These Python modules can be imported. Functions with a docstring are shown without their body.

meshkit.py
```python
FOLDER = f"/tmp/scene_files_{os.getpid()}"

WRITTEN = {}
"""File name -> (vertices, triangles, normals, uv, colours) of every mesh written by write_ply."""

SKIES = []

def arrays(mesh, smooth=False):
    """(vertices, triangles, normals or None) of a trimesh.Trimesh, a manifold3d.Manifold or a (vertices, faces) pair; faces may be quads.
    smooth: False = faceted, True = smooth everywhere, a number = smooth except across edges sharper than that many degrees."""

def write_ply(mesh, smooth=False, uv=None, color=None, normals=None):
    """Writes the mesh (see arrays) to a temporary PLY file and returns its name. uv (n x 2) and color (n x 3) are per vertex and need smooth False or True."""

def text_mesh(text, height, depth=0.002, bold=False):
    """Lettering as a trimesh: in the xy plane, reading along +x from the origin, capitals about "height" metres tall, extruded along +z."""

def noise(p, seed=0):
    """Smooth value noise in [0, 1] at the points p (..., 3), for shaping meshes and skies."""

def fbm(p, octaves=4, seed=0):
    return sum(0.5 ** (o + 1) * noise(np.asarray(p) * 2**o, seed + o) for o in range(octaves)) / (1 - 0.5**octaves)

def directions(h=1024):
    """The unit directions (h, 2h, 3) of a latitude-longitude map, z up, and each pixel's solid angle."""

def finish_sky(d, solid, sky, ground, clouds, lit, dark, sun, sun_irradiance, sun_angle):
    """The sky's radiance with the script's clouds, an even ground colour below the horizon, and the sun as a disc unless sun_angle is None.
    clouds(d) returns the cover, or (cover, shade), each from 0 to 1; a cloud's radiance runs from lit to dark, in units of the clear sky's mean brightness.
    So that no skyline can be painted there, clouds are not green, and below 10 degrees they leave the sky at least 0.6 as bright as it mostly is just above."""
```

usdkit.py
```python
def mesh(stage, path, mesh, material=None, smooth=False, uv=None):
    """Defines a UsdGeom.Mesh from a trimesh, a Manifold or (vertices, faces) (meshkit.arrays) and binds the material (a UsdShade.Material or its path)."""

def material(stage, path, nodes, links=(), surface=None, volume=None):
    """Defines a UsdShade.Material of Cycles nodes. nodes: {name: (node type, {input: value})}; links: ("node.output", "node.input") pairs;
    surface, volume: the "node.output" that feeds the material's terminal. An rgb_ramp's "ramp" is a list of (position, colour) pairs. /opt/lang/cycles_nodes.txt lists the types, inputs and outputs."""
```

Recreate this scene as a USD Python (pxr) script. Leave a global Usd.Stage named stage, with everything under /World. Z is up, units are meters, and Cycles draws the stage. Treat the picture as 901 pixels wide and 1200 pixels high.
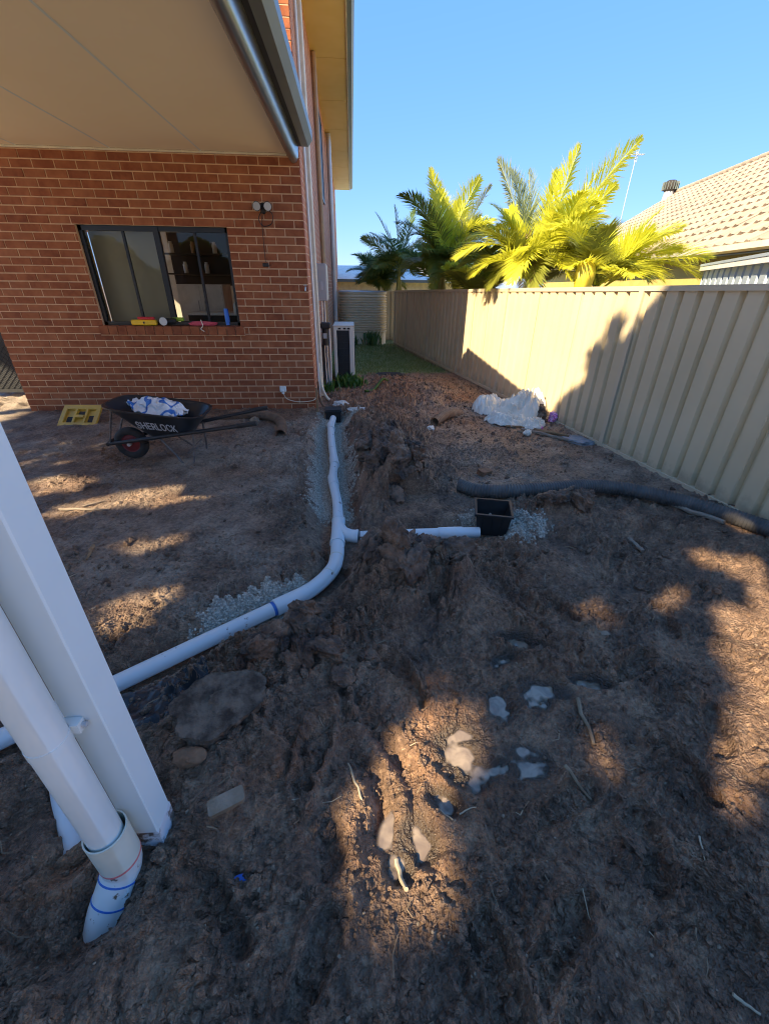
import math, random
import numpy as np, trimesh, shapely
from scipy.spatial import ConvexHull
from scipy.interpolate import RegularGridInterpolator
from pxr import Usd, UsdGeom, UsdLux, UsdShade, Gf, Sdf, Vt
import usdkit, meshkit

stage = Usd.Stage.CreateInMemory()
UsdGeom.SetStageUpAxis(stage, UsdGeom.Tokens.z)
UsdGeom.SetStageMetersPerUnit(stage, 1.0)
UsdGeom.Xform.Define(stage, '/World')
UsdGeom.Scope.Define(stage, '/World/Looks')
rng = np.random.default_rng(7)

# ------------------------------------------------------------------ camera, sky, sun, exposure
PITCH, ROLL, YAW = math.radians(28.74), math.radians(0.714), math.radians(4.303)
EXPOSURE = 2.05
SUN_AZ, SUN_EL, SUN_I, SKY_I = math.radians(49.0), math.radians(36.5), 0.88, 0.15   # azimuth of travel from +y towards +x
fw = np.array([math.sin(YAW)*math.cos(PITCH), math.cos(YAW)*math.cos(PITCH), -math.sin(PITCH)])
rt = np.array([math.cos(YAW), -math.sin(YAW), 0.0]); upv = np.cross(rt, fw)
rt, upv = math.cos(ROLL)*rt + math.sin(ROLL)*upv, -math.sin(ROLL)*rt + math.cos(ROLL)*upv
cam = UsdGeom.Camera.Define(stage, '/World/camera')
cam.CreateHorizontalApertureAttr(24.0); cam.CreateVerticalApertureAttr(32.0)
cam.CreateFocalLengthAttr(24.0*487.0/901.0); cam.CreateClippingRangeAttr((0.05, 2000.0))
cam.CreateExposureAttr(EXPOSURE)
M = Gf.Matrix4d(*[float(v) for v in (*rt, 0, *upv, 0, *(-fw), 0, 0, 0, 1.65, 1)])
cam.AddTransformOp().Set(M)
CAM = np.array([0, 0, 1.65])

SD = np.array([math.sin(SUN_AZ)*math.cos(SUN_EL), math.cos(SUN_AZ)*math.cos(SUN_EL), -math.sin(SUN_EL)])  # way the light travels
usdkit.material(stage, '/World/Looks/sky_look', {
    'sky': ('sky_texture', {'sky_type': 'single_scattering', 'sun_disc': False, 'sun_elevation': SUN_EL, 'sun_rotation': math.atan2(-SD[0], -SD[1]),
                            'air_density': 1.0, 'aerosol_density': 0.1, 'ozone_density': 2.0}),
    'even': ('mix_color', {'fac': .88, 'b': (.225, .69, 1.72), 'use_clamp': False}),
    'bg': ('background_shader', {'strength': SKY_I})}, [('sky.color', 'even.a'), ('even.result', 'bg.color')], surface='bg.background')
dome = UsdLux.DomeLight.Define(stage, '/World/sky')
UsdShade.MaterialBindingAPI.Apply(dome.GetPrim()).Bind(UsdShade.Material.Get(stage, '/World/Looks/sky_look'))
dome.GetPrim().SetCustomDataByKey('kind', 'structure')
sun = UsdLux.DistantLight.Define(stage, '/World/sun')
sun.CreateIntensityAttr(SUN_I); sun.CreateAngleAttr(0.5); sun.CreateNormalizeAttr(True); sun.CreateColorAttr(Gf.Vec3f(1.0, 0.82, 0.54))
zax = -SD; xax = np.cross([0, 0, 1.0], zax); xax /= np.linalg.norm(xax); yax = np.cross(zax, xax)
sun.AddTransformOp().Set(Gf.Matrix4d(*[float(v) for v in (*xax, 0, *yax, 0, *zax, 0, 0, 0, 30, 1)]))

# ------------------------------------------------------------------ helpers: prims
_count = {}
def numbered(parent, name):
    k = (parent, name); n = _count.get(k, -1) + 1; _count[k] = n
    return f'{parent}/{name}' if n == 0 else f'{parent}/{name}_{n:03d}'

def tag(prim, label=None, cat=None, group=None, kind=None):
    for k, v in (('label', label), ('category', cat), ('group', group), ('kind', kind)):
        if v: prim.SetCustomDataByKey(k, v)

def thing(name, label, cat, group=None, loc=(0, 0, 0), rz=0.0, kind=None):
    p = numbered('/World', name); x = UsdGeom.Xform.Define(stage, p)
    if any(loc): x.AddTranslateOp().Set(Gf.Vec3d(*map(float, loc)))
    if rz: x.AddRotateZOp().Set(float(rz))
    tag(x.GetPrim(), label, cat, group, kind)
    return p

def part(parent, name, mesh, m, smooth=False, label=None, kind=None, attrs=None):
    p = numbered(parent, name)
    g = usdkit.mesh(stage, p, mesh, L[m] if isinstance(m, str) else m, smooth=smooth)
    for k, v in (attrs or {}).items():
        UsdGeom.PrimvarsAPI(g).CreatePrimvar(k, Sdf.ValueTypeNames.Color3fArray, 'vertex').Set(Vt.Vec3fArray.FromNumpy(np.asarray(v, np.float32)))
    tag(g.GetPrim(), label, None, None, kind)
    return p

def top(name, mesh, m, label, cat, group=None, kind=None, smooth=False, attrs=None):
    p = part('/World', name, mesh, m, smooth, attrs=attrs)
    tag(stage.GetPrimAtPath(p), label, cat, group, kind)
    return p

# ------------------------------------------------------------------ helpers: meshes
def cat(*ms):
    ms = [m for m in ms if m is not None]
    vs, fs, o = [], [], 0
    for m in ms:
        v, f = (np.asarray(m.vertices), np.asarray(m.faces)) if hasattr(m, 'faces') else (np.asarray(m[0], float), np.asarray(m[1], int))
        if f.shape[1] == 4: f = np.vstack([f[:, [0, 1, 2]], f[:, [0, 2, 3]]])
        vs.append(v); fs.append(f + o); o += len(v)
    return np.vstack(vs), np.vstack(fs)

def hull(pts):
    pts = np.asarray(pts, float); h = ConvexHull(pts)
    f = h.simplices.copy(); c = pts.mean(0)
    n = np.cross(pts[f[:, 1]] - pts[f[:, 0]], pts[f[:, 2]] - pts[f[:, 0]])
    flip = (n * (pts[f].mean(1) - c)).sum(1) < 0
    f[flip] = f[flip][:, ::-1]
    use = np.unique(f); mp = np.zeros(len(pts), int); mp[use] = np.arange(len(use))
    return pts[use], mp[f]

def bx(x0, x1, y0, y1, z0, z1, c=0.0):
    if c <= 0:
        v = np.array([(x, y, z) for x in (x0, x1) for y in (y0, y1) for z in (z0, z1)], float)
        f = [(0, 1, 3, 2), (4, 6, 7, 5), (0, 4, 5, 1), (2, 3, 7, 6), (0, 2, 6, 4), (1, 5, 7, 3)]
        return cat((v, np.array(f)))
    p = []
    for sx, x in ((1, x0), (-1, x1)):
        for sy, y in ((1, y0), (-1, y1)):
            for sz, z in ((1, z0), (-1, z1)):
                p += [(x, y+sy*c, z+sz*c), (x+sx*c, y, z+sz*c), (x+sx*c, y+sy*c, z)]
    return hull(p)

def xf(m, loc=(0, 0, 0), rot=(0, 0, 0), s=1.0):
    """scale, then rotate about x, y, z (degrees), then move"""
    v, f = (np.asarray(m[0], float), m[1]) if isinstance(m, tuple) else (np.asarray(m.vertices), np.asarray(m.faces))
    v = v * s
    for ax, a in enumerate(rot):
        if a:
            c, q = math.cos(math.radians(a)), math.sin(math.radians(a)); i, j = [(1, 2), (2, 0), (0, 1)][ax]
            v = v.copy(); vi = v[:, i]*c - v[:, j]*q; vj = v[:, i]*q + v[:, j]*c; v[:, i], v[:, j] = vi, vj
    return v + np.asarray(loc, float), f

def tube(pts, r, n=12, cap=True, flat=1.0):
    pts = np.asarray(pts, float); k = len(pts); r = np.asarray(r, float)
    r = np.interp(np.linspace(0, 1, k), np.linspace(0, 1, len(r)), r) if r.ndim else np.full(k, float(r))
    t = np.gradient(pts, axis=0); t /= np.linalg.norm(t, axis=1, keepdims=True)+1e-12
    a = np.array([0, 0, 1.0]) if abs(t[0, 2]) < .9 else np.array([1.0, 0, 0])
    u = np.cross(a, t[0]); u /= np.linalg.norm(u); us = []
    for i in range(k):
        u = u - t[i]*(u@t[i]); u /= np.linalg.norm(u); us.append(u)
    us = np.array(us); ws = np.cross(t, us)
    ang = np.arange(n)*2*math.pi/n
    v = (pts[:, None] + r[:, None, None]*(np.cos(ang)[None, :, None]*us[:, None] + flat*np.sin(ang)[None, :, None]*ws[:, None])).reshape(-1, 3)
    i = np.arange(k-1)[:, None]*n; j = np.arange(n)[None]; j2 = (j+1) % n
    q = np.stack([i+j, i+j2, i+n+j2, i+n+j], -1).reshape(-1, 4)
    f = np.vstack([q[:, [0, 1, 2]], q[:, [0, 2, 3]]])
    if cap:
        v = np.vstack([v, pts[0], pts[-1]])
        f = np.vstack([f, np.stack([np.full(n, k*n), (np.arange(n)+1) % n, np.arange(n)], 1), np.stack([np.full(n, k*n+1), (k-1)*n+np.arange(n), (k-1)*n+(np.arange(n)+1) % n], 1)])
    return v, f

def pipe(pts, r, wall=.005, n=24):
    """hollow pipe, open at its ends"""
    o = tube(pts, r, n, cap=False); i = tube(pts, np.asarray(r)-wall, n, cap=False); k = len(o[0]); m = n
    f = np.vstack([o[1], i[1][:, ::-1]+k]); e = []
    for b, fl in ((0, 0), (k-m, 1)):
        for j in range(m):
            a, c = b+j, b+(j+1) % m
            e += [(a, a+k, c+k), (a, c+k, c)] if not fl else [(a, c+k, a+k), (a, c, c+k)]
    return np.vstack([o[0], i[0]]), np.vstack([f, e])

def lathe(prof, n=24, axis_at=(0, 0, 0)):
    prof = np.asarray(prof, float); ang = np.arange(n)*2*math.pi/n; k = len(prof)
    v = np.stack([prof[:, 0, None]*np.cos(ang), prof[:, 0, None]*np.sin(ang), np.repeat(prof[:, 1, None], n, 1)], -1).reshape(-1, 3)
    i = np.arange(k-1)[:, None]*n; j = np.arange(n)[None]; j2 = (j+1) % n
    return v+np.asarray(axis_at, float), cat((v, np.stack([i+j, i+j2, i+n+j2, i+n+j], -1).reshape(-1, 4)))[1]

def prism(poly, a, b, axis):
    """extrudes a 2-D polygon along axis (0, 1 or 2) from a to b; the polygon gives the other two coordinates in order"""
    p = shapely.Polygon(poly); m = trimesh.creation.extrude_polygon(p, 1.0, engine='earcut')
    v = np.asarray(m.vertices); h = a + (b-a)*v[:, 2]; o = np.zeros_like(v); r_ = [i for i in range(3) if i != axis]
    o[:, axis] = h; o[:, r_[0]] = v[:, 0]; o[:, r_[1]] = v[:, 1]; f = np.asarray(m.faces)
    return o, (f[:, ::-1] if (axis == 1) != (b < a) else f)

def bez(p0, p1, p2, n):
    t = np.linspace(0, 1, n)[:, None]; p0, p1, p2 = map(lambda q: np.asarray(q, float), (p0, p1, p2))
    return (1-t)**2*p0 + 2*t*(1-t)*p1 + t*t*p2

def smooth_path(pts, n):
    """Catmull-Rom curve through the points"""
    p = np.asarray(pts, float); p = np.vstack([2*p[0]-p[1], p, 2*p[-1]-p[-2]]); out = []
    k = len(p)-3
    for i in range(k):
        t = np.linspace(0, 1, n, endpoint=(i == k-1))[:, None]; a, b, c, d = p[i:i+4]
        out.append(.5*((2*b)+(-a+c)*t+(2*a-5*b+4*c-d)*t*t+(-a+3*b-3*c+d)*t**3))
    return np.vstack(out)

def rock(r, seed, sub=2, flat=1.0, amp=.35):
    m = trimesh.creation.icosphere(sub, 1.0); v = np.asarray(m.vertices)
    n = meshkit.fbm(v*1.4+seed*3.17, 3, seed)
    w = v*(1+amp*(n-.5)*2)[:, None]*np.array([1, 1, flat])*np.asarray(r)
    return w, np.asarray(m.faces)

# ------------------------------------------------------------------ materials
L = {}
def pm(name, c, rough=.6, c2=None, scale=6.0, detail=5.0, bump=0.0, bscale=None, dist=.01, metallic=0.0, extra=None, lo=.35, hi=.65, spec=.5, obj=False):
    """principled with a noise-driven mix of two colours, and relief"""
    c2 = c2 or tuple(min(1, x*1.25) for x in c)
    n = {'tc': ('texture_coordinate', {}), 'n': ('noise_texture', {'scale': scale, 'detail': detail, 'roughness': .6}),
         'r': ('rgb_ramp', {'ramp': [(lo, c), (hi, c2)]}), 'p': ('principled_bsdf', {'roughness': rough, 'metallic': metallic, 'specular_ior_level': spec, **(extra or {})})}
    l = [('tc.object', 'n.vector'), ('n.fac', 'r.fac'), ('r.color', 'p.base_color')]
    if bump:
        n['bn'] = ('noise_texture', {'scale': bscale or scale*4, 'detail': 6.0, 'roughness': .65}); n['b'] = ('bump', {'strength': bump, 'distance': dist})
        l += [('tc.object', 'bn.vector'), ('bn.fac', 'b.height'), ('b.normal', 'p.normal')]
    L[name] = usdkit.material(stage, f'/World/Looks/{name}', n, l, surface='p.BSDF')
    return L[name]

# bricks: several tones, each with a darker flashed middle and a sandy face
for i, (a, b) in enumerate([((.245, .074, .034), (.35, .122, .055)), ((.275, .088, .04), (.375, .137, .062)), ((.21, .062, .03), (.315, .108, .05)), ((.29, .10, .047), (.395, .15, .07))]):
    pm(f'brick_tone_{"abcd"[i]}', a, .85, b, scale=9, bump=.5, bscale=140, dist=.004, spec=.25)
pm('mortar', (.62, .41, .25), .95, (.72, .50, .32), scale=12, bump=.5, bscale=90, dist=.004, spec=.2)
BR = ['brick_tone_a', 'brick_tone_b', 'brick_tone_c', 'brick_tone_d']
# the side wall is seen so flat on that its courses are below a pixel or two: brick pattern in the material
L['side_brick'] = usdkit.material(stage, '/World/Looks/side_brick', {
    'g': ('geometry', {}), 's': ('separate_xyz', {}), 'c': ('combine_xyz', {}),
    'b': ('brick_texture', {'color1': (.40, .15, .075), 'color2': (.50, .22, .12), 'mortar': (.62, .42, .27), 'scale': 1.0, 'mortar_size': .006, 'brick_width': .24, 'row_height': .0866}),
    'p': ('principled_bsdf', {'roughness': .85, 'specular_ior_level': .25}), 'bm': ('bump', {'strength': .6, 'distance': .006, 'invert': True})},
    [('g.position', 's.vector'), ('s.y', 'c.x'), ('s.z', 'c.y'), ('c.vector', 'b.vector'), ('b.color', 'p.base_color'), ('b.fac', 'bm.height'), ('bm.normal', 'p.normal')], surface='p.BSDF')
pm('ceiling_cream', (.90, .78, .56), .5, (.91, .80, .59), scale=2)
pm('soffit_cream', (.80, .60, .20), .6, (.84, .64, .24), scale=3)
pm('white_paint', (.66, .735, .745), .4, (.69, .765, .775), scale=3, bump=.05, bscale=60, dist=.002)
pm('pvc_white', (.66, .715, .71), .32, (.72, .77, .76), scale=5)
pm('pvc_dirty', (.68, .70, .70), .45, (.10, .07, .05), scale=11, detail=6, lo=.60, hi=.635)
pm('pvc_cream', (.62, .63, .53), .4, (.70, .70, .60), scale=7)
pm('pvc_specked', (.68, .70, .68), .42, (.13, .09, .06), scale=26, detail=6, lo=.63, hi=.67)
pm('pvc_ground', (.68, .71, .71), .38, (.15, .105, .075), scale=17, detail=7, lo=.645, hi=.69)
pm('post_mud', (.66, .68, .71), .5, (.13, .09, .065), scale=16, detail=8, lo=.50, hi=.58)
pm('primer_blue', (.03, .13, .42), .4); pm('primer_red', (.55, .16, .16), .5)
pm('steel_blue_grey', (.30, .33, .35), .28, (.34, .37, .39), scale=2, metallic=.85)
pm('gutter_grey', (.14, .17, .16), .4, (.17, .20, .19), scale=2)
pm('dark_gap', (.03, .03, .032), .6)
pm('trim_cream', (.60, .55, .42), .45); pm('trim_tan', (.36, .24, .13), .5); pm('galv', (.48, .49, .5), .4, (.56, .57, .58), scale=4, metallic=.5)
pm('fence_paint', (.64, .515, .325), .42, (.68, .55, .355), scale=1.5, bump=.05, bscale=8, dist=.004)
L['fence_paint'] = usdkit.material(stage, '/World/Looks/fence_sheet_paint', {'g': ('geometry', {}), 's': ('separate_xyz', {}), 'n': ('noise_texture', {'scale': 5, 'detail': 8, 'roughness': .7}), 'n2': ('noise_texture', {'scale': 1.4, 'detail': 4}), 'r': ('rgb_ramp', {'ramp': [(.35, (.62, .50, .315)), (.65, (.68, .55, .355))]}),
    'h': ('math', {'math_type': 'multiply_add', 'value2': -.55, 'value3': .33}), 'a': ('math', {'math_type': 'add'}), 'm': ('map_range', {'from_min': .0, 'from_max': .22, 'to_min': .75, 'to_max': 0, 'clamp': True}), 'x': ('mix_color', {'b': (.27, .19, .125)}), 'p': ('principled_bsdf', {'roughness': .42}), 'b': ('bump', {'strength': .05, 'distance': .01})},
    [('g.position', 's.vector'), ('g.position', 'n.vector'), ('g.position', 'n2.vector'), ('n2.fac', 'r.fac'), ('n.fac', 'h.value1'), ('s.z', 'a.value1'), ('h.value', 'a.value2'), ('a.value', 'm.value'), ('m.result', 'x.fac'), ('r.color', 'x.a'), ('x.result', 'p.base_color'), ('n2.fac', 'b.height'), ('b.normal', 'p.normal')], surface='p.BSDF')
pm('fence_rail', (.60, .49, .33), .4, (.64, .53, .36), scale=2)
pm('tank_paint', (.74, .61, .42), .45, (.80, .66, .46), scale=2)
pm('black_plastic', (.012, .012, .013), .5, (.02, .02, .021), scale=20)
pm('black_tray', (.012, .013, .015), .38, (.022, .023, .026), scale=9, bump=.15, bscale=60, dist=.002)
pm('black_metal', (.016, .016, .018), .45, (.03, .03, .03), scale=30); pm('dark_alu', (.010, .010, .012), .35)
pm('rubber', (.022, .02, .019), .8, (.05, .042, .035), scale=14, bump=.4, bscale=60)
pm('leg_steel', (.10, .085, .075), .55, (.2, .18, .17), scale=25, metallic=.4)
pm('red_rim', (.22, .02, .02), .45, (.15, .02, .02), scale=18)
pm('letter_grey', (.42, .44, .46), .6)
pm('hose_black', (.06, .055, .052), .55, (.12, .108, .096), scale=9, bump=.3, bscale=50)
pm('hose_brown', (.13, .075, .045), .8, (.20, .125, .075), scale=9, bump=.3, bscale=50)
pm('clay_pipe', (.26, .14, .07), .7, (.34, .2, .11), scale=9, bump=.3)
pm('white_plastic', (.68, .63, .52), .38, (.80, .76, .66), scale=5, bump=.25, bscale=16, dist=.02, extra={'subsurface_weight': .0})
L['printed_bag'] = usdkit.material(stage, '/World/Looks/printed_bag', {'tc': ('texture_coordinate', {}), 'n': ('noise_texture', {'scale': 5.5, 'detail': 1.0}), 'r': ('rgb_ramp', {'ramp': [(.50, (.75, .76, .77)), (.52, (.03, .15, .48)), (.58, (.03, .15, .48)), (.60, (.72, .74, .76))]}),
    'p': ('principled_bsdf', {'roughness': .35})}, [('tc.object', 'n.vector'), ('n.fac', 'r.fac'), ('r.color', 'p.base_color')], surface='p.BSDF')
pm('yellow_plastic', (.66, .40, .045), .5, (.52, .31, .05), scale=7, bump=.2, bscale=40)
pm('tool_yellow', (.75, .46, .02), .4); pm('tool_red', (.5, .02, .03), .45); pm('tool_green', (.25, .4, .03), .45); pm('tool_blue', (.02, .13, .5), .4)
pm('cloth_pink', (.5, .05, .09), .8, (.6, .12, .15), scale=15); pm('bottle_white', (.7, .7, .68), .4); pm('dirty_pvc_mud', (.09, .06, .045), .9)
pm('stone_grey', (.07, .052, .040), .9, (.23, .175, .13), scale=14, detail=8, lo=.4, hi=.62, bump=1.0, bscale=55, dist=.02, spec=.25)
pm('stone_orange', (.17, .09, .05), .9, (.28, .16, .09), scale=12, bump=.8, bscale=40, dist=.015)
pm('stone_pale', (.20, .15, .10), .9, (.32, .25, .18), scale=12, bump=.6, bscale=50, dist=.01)
pm('clod_soil', (.06, .038, .026), .85, (.28, .17, .105), scale=16, bump=.9, bscale=45, dist=.015, spec=.3)
pm('clod_wet', (.055, .030, .019), .45, (.26, .15, .09), scale=9, detail=9, lo=.38, hi=.63, bump=1.0, bscale=55, dist=.018, spec=.6)
pm('wood_grey', (.20, .155, .115), .85, (.30, .24, .18), scale=8, bump=.5, bscale=40); pm('wood_brown', (.2, .12, .06), .8, (.3, .19, .1), scale=9, bump=.5, bscale=40)
pm('twig', (.14, .095, .06), .85, (.30, .22, .14), scale=12); pm('straw', (.36, .29, .19), .8, (.5, .42, .3), scale=12)
pm('black_sheet', (.018, .018, .021), .35, (.035, .034, .036), scale=7, bump=.4, bscale=14, dist=.02)
pm('grey_sheet', (.18, .2, .22), .5, (.26, .28, .3), scale=7, bump=.4, bscale=14, dist=.02)
pm('purple_cloth', (.42, .12, .38), .7, (.75, .5, .68), scale=26, lo=.42, hi=.58); pm('blue_scrap', (.03, .12, .45), .6); pm('cement', (.5, .48, .44), .85, (.62, .6, .55), scale=9, bump=.5, bscale=30)
pm('gravel_stone', (.22, .195, .155), .8, (.62, .56, .46), scale=60, detail=2, lo=.3, hi=.7)
pm('roof_tile_a', (.31, .245, .18), .85, (.38, .30, .225), scale=6, bump=.4, bscale=60); pm('roof_tile_b', (.35, .275, .205), .85, (.41, .33, .25), scale=6, bump=.4, bscale=60)
pm('yellow_render', (.55, .42, .12), .8, (.6, .46, .15), scale=3); pm('shed_blue', (.36, .43, .52), .42, (.40, .47, .56), scale=2); pm('white_roof', (.78, .75, .68), .6); pm('far_cream', (.8, .72, .55), .7)
pm('trunk_bark', (.12, .085, .06), .9, (.2, .15, .11), scale=12, bump=.8); pm('palm_stem', (.22, .22, .06), .6, (.3, .28, .09), scale=9)
pm('sheath_yellow', (.62, .48, .03), .5, (.7, .55, .05), scale=5)
pm('room_wall', (.55, .5, .42), .8); pm('cabinet_white', (.75, .76, .74), .5); pm('blind', (.62, .52, .38), .8, (.66, .56, .42), scale=2); pm('dark_wood', (.05, .03, .02), .5); pm('room_floor', (.25, .17, .1), .5)
pm('condenser', (.62, .60, .53), .45, (.66, .64, .57), scale=4); pm('coil_dark', (.035, .033, .032), .6)
pm('meter_grey', (.36, .37, .38), .5, (.41, .42, .42), scale=5); pm('asphalt', (.05, .05, .05), .9)
def leaf_mat(name, c, c2, tr, scale=3.0, rough=.45, mixf=.4):
    L[name] = usdkit.material(stage, f'/World/Looks/{name}', {'tc': ('texture_coordinate', {}), 'n': ('noise_texture', {'scale': scale, 'detail': 3.0}), 'r': ('rgb_ramp', {'ramp': [(.35, c), (.65, c2)]}),
        'p': ('principled_bsdf', {'roughness': rough}), 't': ('translucent_bsdf', {'color': tr}), 'm': ('mix_closure', {'fac': mixf})},
        [('tc.object', 'n.vector'), ('n.fac', 'r.fac'), ('r.color', 'p.base_color'), ('p.BSDF', 'm.closure1'), ('t.BSDF', 'm.closure2')], surface='m.closure')
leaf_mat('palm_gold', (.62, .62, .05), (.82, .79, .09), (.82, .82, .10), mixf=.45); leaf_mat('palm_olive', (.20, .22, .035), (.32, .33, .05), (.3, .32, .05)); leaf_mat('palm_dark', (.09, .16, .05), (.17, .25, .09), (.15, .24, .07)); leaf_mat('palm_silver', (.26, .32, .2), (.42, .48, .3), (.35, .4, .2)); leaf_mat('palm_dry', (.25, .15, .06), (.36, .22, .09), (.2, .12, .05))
leaf_mat('tree_leaf', (.06, .09, .025), (.10, .13, .04), (.14, .2, .05), mixf=.4); leaf_mat('weed', (.05, .12, .02), (.1, .2, .04), (.1, .2, .03)); leaf_mat('grass_blade', (.18, .26, .06), (.36, .40, .12), (.1, .14, .03))
# glass that lets light through
L['glass'] = usdkit.material(stage, '/World/Looks/glass', {'f': ('fresnel', {'IOR': 1.27}), 't': ('transparent_bsdf', {'color': (.82, .84, .82)}), 'g': ('glossy_bsdf', {'roughness': .01, 'color': (1, 1, 1)}), 'm': ('mix_closure', {})},
    [('f.fac', 'm.fac'), ('t.BSDF', 'm.closure1'), ('g.BSDF', 'm.closure2')], surface='m.closure')

# ------------------------------------------------------------------ the brick house
D, XC, XL, ZB, CH = 6.27, -.575, -4.63, -.09, .0866      # front wall plane, right corner, left corner, foot of wall, course height
WX0, WX1, WZ0, WZ1 = -3.30, -1.515, 1.125, 2.245           # window opening
EZ, YE = 4.92, 20.7                                       # soffit height, far end of the house
house = thing('brick_house', 'two storey red brick house with a dark sliding window, beyond the wheelbarrow', 'house')
fwall = part(house, 'front_wall', cat(bx(XL+.004, WX0, D+.005, D+.24, -.4, EZ), bx(WX1, XC-.006, D+.005, D+.24, -.4, EZ), bx(WX0, WX1, D+.005, D+.24, -.4, WZ0-.10), bx(WX0, WX1, D+.005, D+.24, WZ1, EZ)), 'mortar')
bricks = []
for k in range(60):
    z0 = ZB + k*CH; z1 = z0 + .0738
    if z0 > EZ: break
    lo = XL if z0 < 2.97 else -1.35
    x = XC - (.11 if k % 2 else .23); xs = [(x, XC)]
    while x > lo + .03:
        a = max(x-.24, lo); xs.append((a, x-.013)); x = a
    for a, b in xs:
        if b - a < .03: continue
        ys = D + rng.normal(0, .0016); spans = [(a, b)]
        if z1 > WZ0-.095 and z0 < WZ1-.002:
            spans = [(a, min(b, WX0-.002))] if a < WX0 else []
            if b > WX1: spans.append((max(a, WX1+.002), b))
        for a_, b_ in spans:
            if b_ - a_ < .02 or (z0 < 3.0 and z0 > 2.965): continue
            dp = .112 if b_ > XC-.01 else .03
            bricks.append((a_, b_, ys, ys+dp, z0, z1))
def area(b):
    c = np.array([(b[0]+b[1])/2, b[2], (b[4]+b[5])/2]) - CAM; dp = c@fw
    if dp < .3: return 0
    px, py = 450+487*(c@rt)/dp, 600-487*(c@upv)/dp
    if not (-12 < px < 913 and -8 < py < 1208) or (b[4] > 2.95 and b[0] < -.9): return 0
    return (b[1]-b[0])*(b[5]-b[4])/dp**2
order = sorted(range(len(bricks)), key=lambda i: -area(bricks[i])); keep = set(order[:300]); rest = {}
for i, b in enumerate(bricks):
    m = BR[int(rng.choice(4, p=[.36, .3, .2, .14]))]
    if i in keep: part(fwall, 'brick', bx(*b), m)
    else: rest.setdefault(m, []).append(bx(*b))
for m, v in rest.items(): part(fwall, 'brickwork', cat(*v), m, kind='stuff')
part(house, 'side_wall', bx(XC-.24, XC-.002, D+.11, YE, -.4, EZ), 'side_brick')
part(house, 'left_wall', cat(bx(XL, XL+.2, D+.24, 7.0, -.4, EZ), bx(XL, XL+.2, 9.4, YE, -.4, EZ), bx(XL, XL+.2, 7.0, 9.4, -.4, .8), bx(XL, XL+.2, 7.0, 9.4, 2.4, EZ)), 'side_brick')
part(house, 'back_wall', bx(XL+.2, XC-.24, YE-.2, YE, -.4, EZ), 'side_brick')
# the room behind the window
room = part(house, 'room', cat(bx(XL+.2, XC-.24, 9.6, 9.7, 0, 2.7), bx(XL+.2, XC-.24, D+.24, 9.7, 2.62, 2.7)), 'room_wall')
part(room, 'room_floor', bx(XL+.2, XC-.24, D+.24, 9.7, .0, .1), 'room_floor')
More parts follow.
